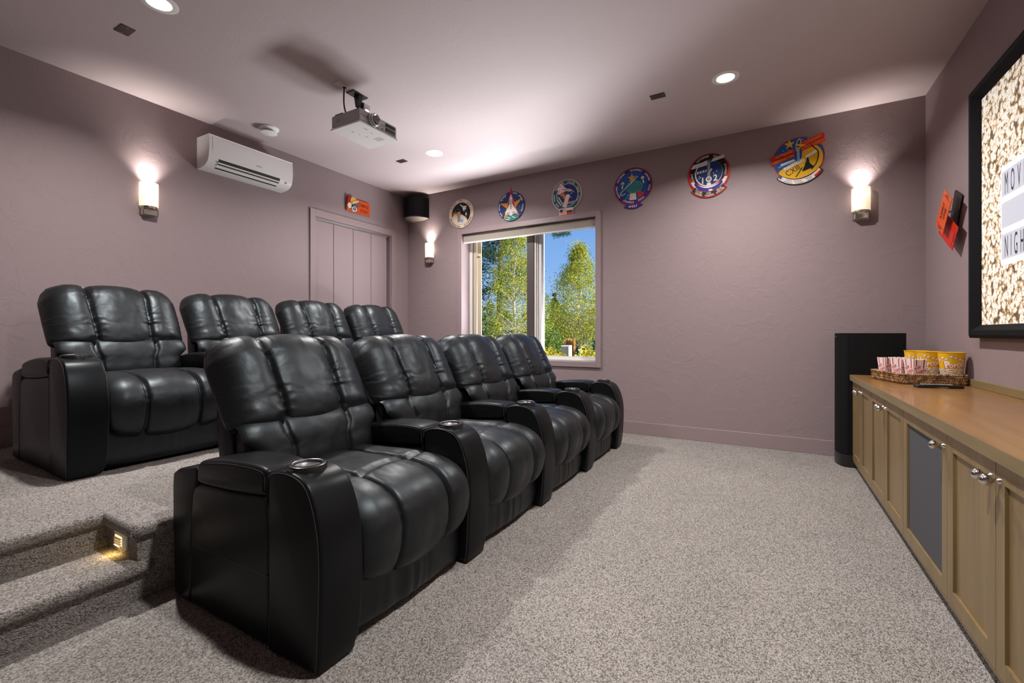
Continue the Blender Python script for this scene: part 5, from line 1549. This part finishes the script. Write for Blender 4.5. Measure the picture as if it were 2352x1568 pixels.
# ================================================================== OUTSIDE
rnd = random.Random(11)
M_BARK = mat('pale aspen bark', (0.55, 0.52, 0.46, 1), 0.8, bump=(30, 0.4, 0.01))
M_BARKD = mat('brown pine bark', (0.085, 0.058, 0.045, 1), 0.9)
L_ASP = leaf_mat('aspen leaves', (0.13, 0.24, 0.03, 1), (0.44, 0.48, 0.05, 1), (0.85, 0.70, 0.08, 1))
L_GRN = leaf_mat('green leaves', (0.04, 0.10, 0.02, 1), (0.14, 0.25, 0.04, 1), (0.40, 0.44, 0.10, 1))
L_PINE = leaf_mat('pine needles', (0.010, 0.03, 0.014, 1), (0.03, 0.08, 0.035, 1), (0.07, 0.14, 0.07, 1))
L_YEL = leaf_mat('yellow shrub leaves', (0.16, 0.22, 0.03, 1), (0.52, 0.46, 0.04, 1), (0.80, 0.62, 0.05, 1))
M_GRAVEL = mat('garden soil and lawn', (0.20, 0.21, 0.08, 1), 0.95, bump=(20, 0.8, 0.03))
GZ = -0.35
def outp(px, py, Y):
    """world point seen at a photograph pixel on the plane y = Y (used to lay out the garden)"""
    u, v = (px - 1176) / F_PX, (HORIZON - py) / F_PX
    s_, c_ = math.sin(TH), math.cos(TH)
    rx, ry = -s_ + c_ * u, c_ + s_ * u
    t = Y / ry
    return Vector((rx * t, Y, CAM_H + v * t))
mb = MB(); mb.box(-60, 30, YB + WT, 80, GZ - 0.1, GZ); struct(mb.build('ground', M_GRAVEL))

def leaves(mb, pts, size, rn, aspect=0.9, needle=False):
    for p in pts:
        a, b = rn.uniform(0, 2 * PI), rn.uniform(-0.9, 0.9)
        u = Vector((math.cos(a) * math.cos(b), math.sin(a) * math.cos(b), math.sin(b)))
        w = u.orthogonal().normalized(); w.rotate(Matrix.Rotation(rn.uniform(0, 2 * PI), 3, u))
        s_ = size * rn.uniform(0.65, 1.25)
        h = w * s_ * aspect * 0.5; l_ = u * s_ * 0.5
        mb.add([p - l_, p + h * 0.9, p + l_, p - h * 0.9], [(0, 1, 2, 3)])
def crown(rn, c, rx, rz, n, top_pointy=1.0):
    out = []
    # clumps along branches
    K = max(12, n // 55)
    cl = []
    for _ in range(K):
        t = rn.random() ** 1.15
        zz = -rz + 2 * rz * t
        rr = rx * min(1.0, 0.45 + 2.2 * t) * (1 - 0.93 * t ** 1.25)
        a = rn.uniform(0, 2 * PI); r_ = rr * math.sqrt(rn.uniform(0.1, 1))
        cl.append((Vector((c.x + r_ * math.cos(a), c.y + r_ * math.sin(a), c.z + zz)), rx * rn.uniform(0.06, 0.16) * (1.1 - 0.6 * t)))
    for _ in range(n):
        p, s_ = rn.choice(cl)
        out.append(p + Vector((rn.gauss(0, s_), rn.gauss(0, s_), rn.gauss(0, s_ * 1.1))))
    return out, cl
def aspen(name, x, y, topz, rx, n, size, label, m, trunk_r=0.05, zlow=None, seed=1, bark=M_BARK, cat='tree'):
    rn = random.Random(seed)
    r = thing(name, label, cat, (x, y, GZ))
    zl = (zlow if zlow is not None else 0.4) - GZ
    tz = topz - GZ
    mb = MB()
    pts = [(0, 0, 0)] + [(rn.uniform(-1, 1) * trunk_r, rn.uniform(-1, 1) * trunk_r, tz * k / 8) for k in range(1, 9)]
    mb.tube(smooth_path(pts, 3), [trunk_r * (1 - 0.85 * k / 24) for k in range(25)], 7)
    lf, cl = crown(rn, Vector((0, 0, (tz + zl) / 2)), rx, (tz - zl) / 2, n)
    for p, s_ in cl[::2]:
        b = Vector((0, 0, max(0.1, p.z - 0.6 * math.hypot(p.x, p.y))))
        mb.tube([b, (b + p) / 2 + Vector((0, 0, 0.05)), p], [trunk_r * 0.16, trunk_r * 0.11, trunk_r * 0.05], 4)
    mb.build('trunk', bark, r, smooth=60)
    mb = MB(); leaves(mb, lf, size, rn); mb.build('foliage', m, r)
    return r
def garden():
    a = outp(1183, 700, 11.0)
    aspen('aspen_tree', a.x, 11.0, outp(1180, 520, 11).z + 0.5, 1.25, 26000, 0.038, 'tall yellow-green aspen tree filling the left half of the window', L_ASP, 0.055, 0.1, 3)
    a = outp(1330, 700, 14.0)
    aspen('aspen_tree', a.x, 14.0, outp(1325, 585, 14).z + 0.3, 1.45, 26000, 0.044, 'yellow-green aspen tree at the right side of the window', L_ASP, 0.06, 0.9, 5)
    a = outp(1238, 700, 16.0)
    aspen('aspen_tree', a.x, 16.0, outp(1245, 590, 16).z, 0.95, 6000, 0.045, 'green aspen tree half hidden behind the window mullion', L_GRN, 0.05, 0.2, 7)
    a = outp(1280, 760, 19.0)
    aspen('birch_tree', a.x, 19.0, outp(1280, 700, 19).z, 1.2, 6000, 0.065, 'low bushy green tree between the two right-hand aspens', L_GRN, 0.05, 0.5, 8)
    a = outp(1120, 740, 16.0)
    aspen('birch_tree', a.x, 16.0, outp(1120, 690, 16).z, 1.0, 4000, 0.065, 'low green tree beside the grey roof at the left of the window', L_GRN, 0.05, 0.2, 9)
    # pine
    a = outp(1146, 640, 19.0)
    r = thing('pine_tree', 'dark green pine tree behind the tall aspen', 'tree', (a.x, 19.0, GZ))
    rn = random.Random(21)
    top = outp(1150, 470, 19).z - GZ; low = outp(1140, 690, 19).z - GZ
    mb = MB(); mb.tube([(0, 0, 0), (0.1, 0, top)], [0.2, 0.04], 8)
    pts = []
    for k in range(95):
        t = k / 95; z = low + (top - low) * t; L_ = 2.3 * (1 - 0.6 * t) * rn.uniform(0.6, 1.1); a2 = rn.uniform(0, 2 * PI)
        e = Vector((math.cos(a2) * L_, math.sin(a2) * L_, z - 0.15 * L_ + 0.3))
        mb.tube([(0, 0, z), tuple(e)], [0.018, 0.006], 4)
        for q in range(150):
            f = rn.uniform(0.35, 1.05); pts.append(Vector((e.x * f + rn.gauss(0, 0.16), e.y * f + rn.gauss(0, 0.16), z + (e.z - z) * f + rn.gauss(0, 0.13))))
    mb.build('trunk', M_BARKD, r)
    mb = MB(); leaves(mb, pts, 0.14, rn, 0.30); mb.build('foliage', L_PINE, r)
    # pine twig in front of the sky at the window head
    c = outp(1290, 536, 9.0)
    rn = random.Random(5)
    tw_ = thing('pine_tree', 'near pine tree whose twig hangs in front of the sky at the window head', 'tree', (c.x + 2.3, 9.6, GZ))
    pts = []
    k_ = Vector((c.x, 9.0, c.z)) - Vector((c.x + 2.3, 9.6, GZ))
    mb = MB(); mb.tube([(0, 0, 0), (0.05, 0.0, k_.z + 3.0)], [0.16, 0.08], 10); mb.build('trunk', M_BARKD, tw_, smooth=60)
    mb = MB(); mb.tube(smooth_path([tuple(k_ + Vector(q)) for q in ((-0.22, 0, 0.03), (0, 0, -0.02), (0.25, 0.08, 0.25), (1.1, 0.3, 1.1))] + [(0.0, 0.0, k_.z + 1.8)], 5), 0.008, 5); mb.build('branch', M_BARKD, tw_)
    for k in range(520):
        t = rn.uniform(-0.22, 0.2); pts.append(k_ + Vector((t, rn.gauss(0, 0.05), -0.01 + rn.gauss(0, 0.035))))
    mb = MB(); leaves(mb, pts, 0.075, rn, 0.12); mb.build('needles', L_PINE, tw_)
    # distant tree line
    for k, (px, ty, Y, rx_) in enumerate(((1095, 700, 33, 1.9), (1160, 715, 37, 1.9), (1225, 705, 33, 1.9), (1300, 722, 37, 1.9), (1365, 712, 33, 1.9), (1274, 676, 44, 1.2))):
        a = outp(px, ty, Y)
        aspen('distant_tree', a.x, Y, a.z, rx_, 2600, 0.22, ('dark green tree in the distance, ' + ['leftmost', 'second', 'third', 'fourth', 'rightmost', 'narrow pointed one'][k] + ' of the tree line'), L_GRN if k < 5 else L_PINE, 0.12, GZ + 0.3, 40 + k)
    # leafy shrub and yellow ground cover in front
    def shrub(name, label, px0, px1, ytop, Y, m, n, size, seed, zlow=GZ, dep=0.5, grp=None):
        rn = random.Random(seed)
        a, b = outp(px0, ytop, Y), outp(px1, ytop, Y)
        cx_ = (a.x + b.x) / 2; w = abs(b.x - a.x) / 2; top_ = a.z
        r = thing(name, label, 'shrub', (cx_, Y, GZ), 0, grp)
        pts = []
        for _ in range(n):
            u = rn.uniform(-1, 1); q = rn.uniform(-1, 1)
            hh = (top_ - GZ) * (1 - 0.22 * u * u - 0.15 * q * q) * (0.92 + 0.12 * math.sin(u * 9 + seed))
            pts.append(Vector((u * w, q * dep, hh * rn.uniform(0.25, 1.0) ** 0.45)))
        mb = MB(); leaves(mb, pts, size, rn); mb.build('foliage', m, r)
        mb = MB()
        for _ in range(9):
            x_, y_ = rn.uniform(-0.7, 0.7) * w, rn.uniform(-0.6, 0.6) * dep
            mb.tube([(x_ * 0.3, y_ * 0.3, 0), (x_, y_, (top_ - GZ) * 0.7)], 0.012, 5)
        mb.build('stems', M_BARKD, r)
    G = 'shrubs planted outside the window'
    shrub('shrub', 'tall leafy green shrub outside, left edge of the right window pane', 1238, 1288, 742, 8.6, L_GRN, 6500, 0.038, 1, dep=0.4, grp=G)
    shrub('shrub', 'low yellow shrub outside just above the window sill, left of the bed', 1228, 1304, 799, 7.0, L_YEL, 6000, 0.034, 2, grp=G)
    shrub('shrub', 'low yellow shrub outside just above the window sill, right of the bed', 1309, 1400, 796, 7.0, L_YEL, 6000, 0.034, 3, grp=G)
    shrub('shrub', 'green shrub outside at the far right of the window pane', 1345, 1400, 778, 9.5, L_GRN, 4000, 0.042, 4, grp=G)
    shrub('shrub', 'green shrub outside below the tall aspen', 1100, 1225, 772, 8.7, L_ASP, 6000, 0.038, 5, grp=G)
    # ornamental grass
    a = outp(1308, 778, 9.6)
    rn = random.Random(9)
    og = thing('ornamental_grass', 'clump of orange ornamental grass outside behind the white box', 'grass clump', (a.x, 9.6, GZ))
    mb = MB()
    for _ in range(420):
        an = rn.uniform(0, 2 * PI); sp_ = rn.uniform(0.02, 0.15); hh = (a.z - GZ) * rn.uniform(0.8, 1.02)
        mb.tube([(0.05 * math.cos(an), 0.05 * math.sin(an), 0), (sp_ * 0.5 * math.cos(an), sp_ * 0.5 * math.sin(an), hh * 0.6), (sp_ * math.cos(an), sp_ * math.sin(an), hh)], [0.006, 0.007, 0.004], 3)
    mb.build('blades', mat('orange grass', (0.62, 0.33, 0.10, 1), 0.8), og)
    a, b = outp(1289, 794, 8.0), outp(1313, 794, 8.0)
    bx_ = thing('utility_box', 'white and grey utility box outside in the shrub bed', 'utility box', ((a.x + b.x) / 2, 8.0, GZ))
    w = (b.x - a.x) / 2 * 0.72
    mb = MB(); mb.box(-w, w, -0.07, 0.07, 0, a.z - GZ - 0.01); mb.build('housing', flat('grey green box', 120, 122, 112), bx_, bevel=0.005)
    mb = MB(); mb.box(-w - 0.006, w + 0.006, -0.076, 0.076, a.z - GZ - 0.01, a.z - GZ + 0.012); mb.box(w - 0.005, w + 0.006, -0.076, 0.076, 0.0, a.z - GZ - 0.01); mb.build('lid', C_WHT, bx_)
    # neighbouring houses
    def house(label, px0, px1, yeave, yridge, Y, mwall, mroof, dep=5.0):
        a, b = outp(px0, yeave, Y), outp(px1, yeave, Y)
        cx_ = (a.x + b.x) / 2; w = abs(b.x - a.x) / 2; hh = a.z - GZ; rg = outp(px0, yridge, Y).z - GZ
        r = thing('house', label, 'house', (cx_, Y, GZ))
        mb = MB(); mb.box(-w, w, 0, dep, 0, hh); mb.build('walls', mwall, r)
        mb = MB(); mb.prism([(-0.35, hh - 0.05), (dep + 0.35, hh - 0.05), (dep / 2, rg)], -w - 0.3, w + 0.3, 'x'); mb.build('roof', mroof, r)
        for k in (-0.55, 0.1, 0.6):
            mb = MB(); mb.box(k * w - 0.3, k * w + 0.3, -0.03, 0.02, hh * 0.35, hh * 0.8); f = mb.build('window', C_BLK, r)
            mb = MB(); mb.box(k * w - 0.34, k * w - 0.3, -0.05, 0.02, hh * 0.35, hh * 0.8); mb.box(k * w + 0.3, k * w + 0.34, -0.05, 0.02, hh * 0.35, hh * 0.8); mb.build('window_trim', C_LBL, f)
    M_RF = mat('grey shingle roof', (0.13, 0.13, 0.14, 1), 0.9, bump=(8, 0.4, 0.05)); M_SD = mat('slate blue siding', (0.05, 0.075, 0.11, 1), 0.7)
    house('slate blue house with grey roof outside behind the right-hand trees', 1262, 1348, 738, 718, 22.0, M_SD, M_RF)
    house('low house with grey shingle roof outside at the left of the window', 1040, 1132, 757, 735, 24.0, M_SD, M_RF)
garden()
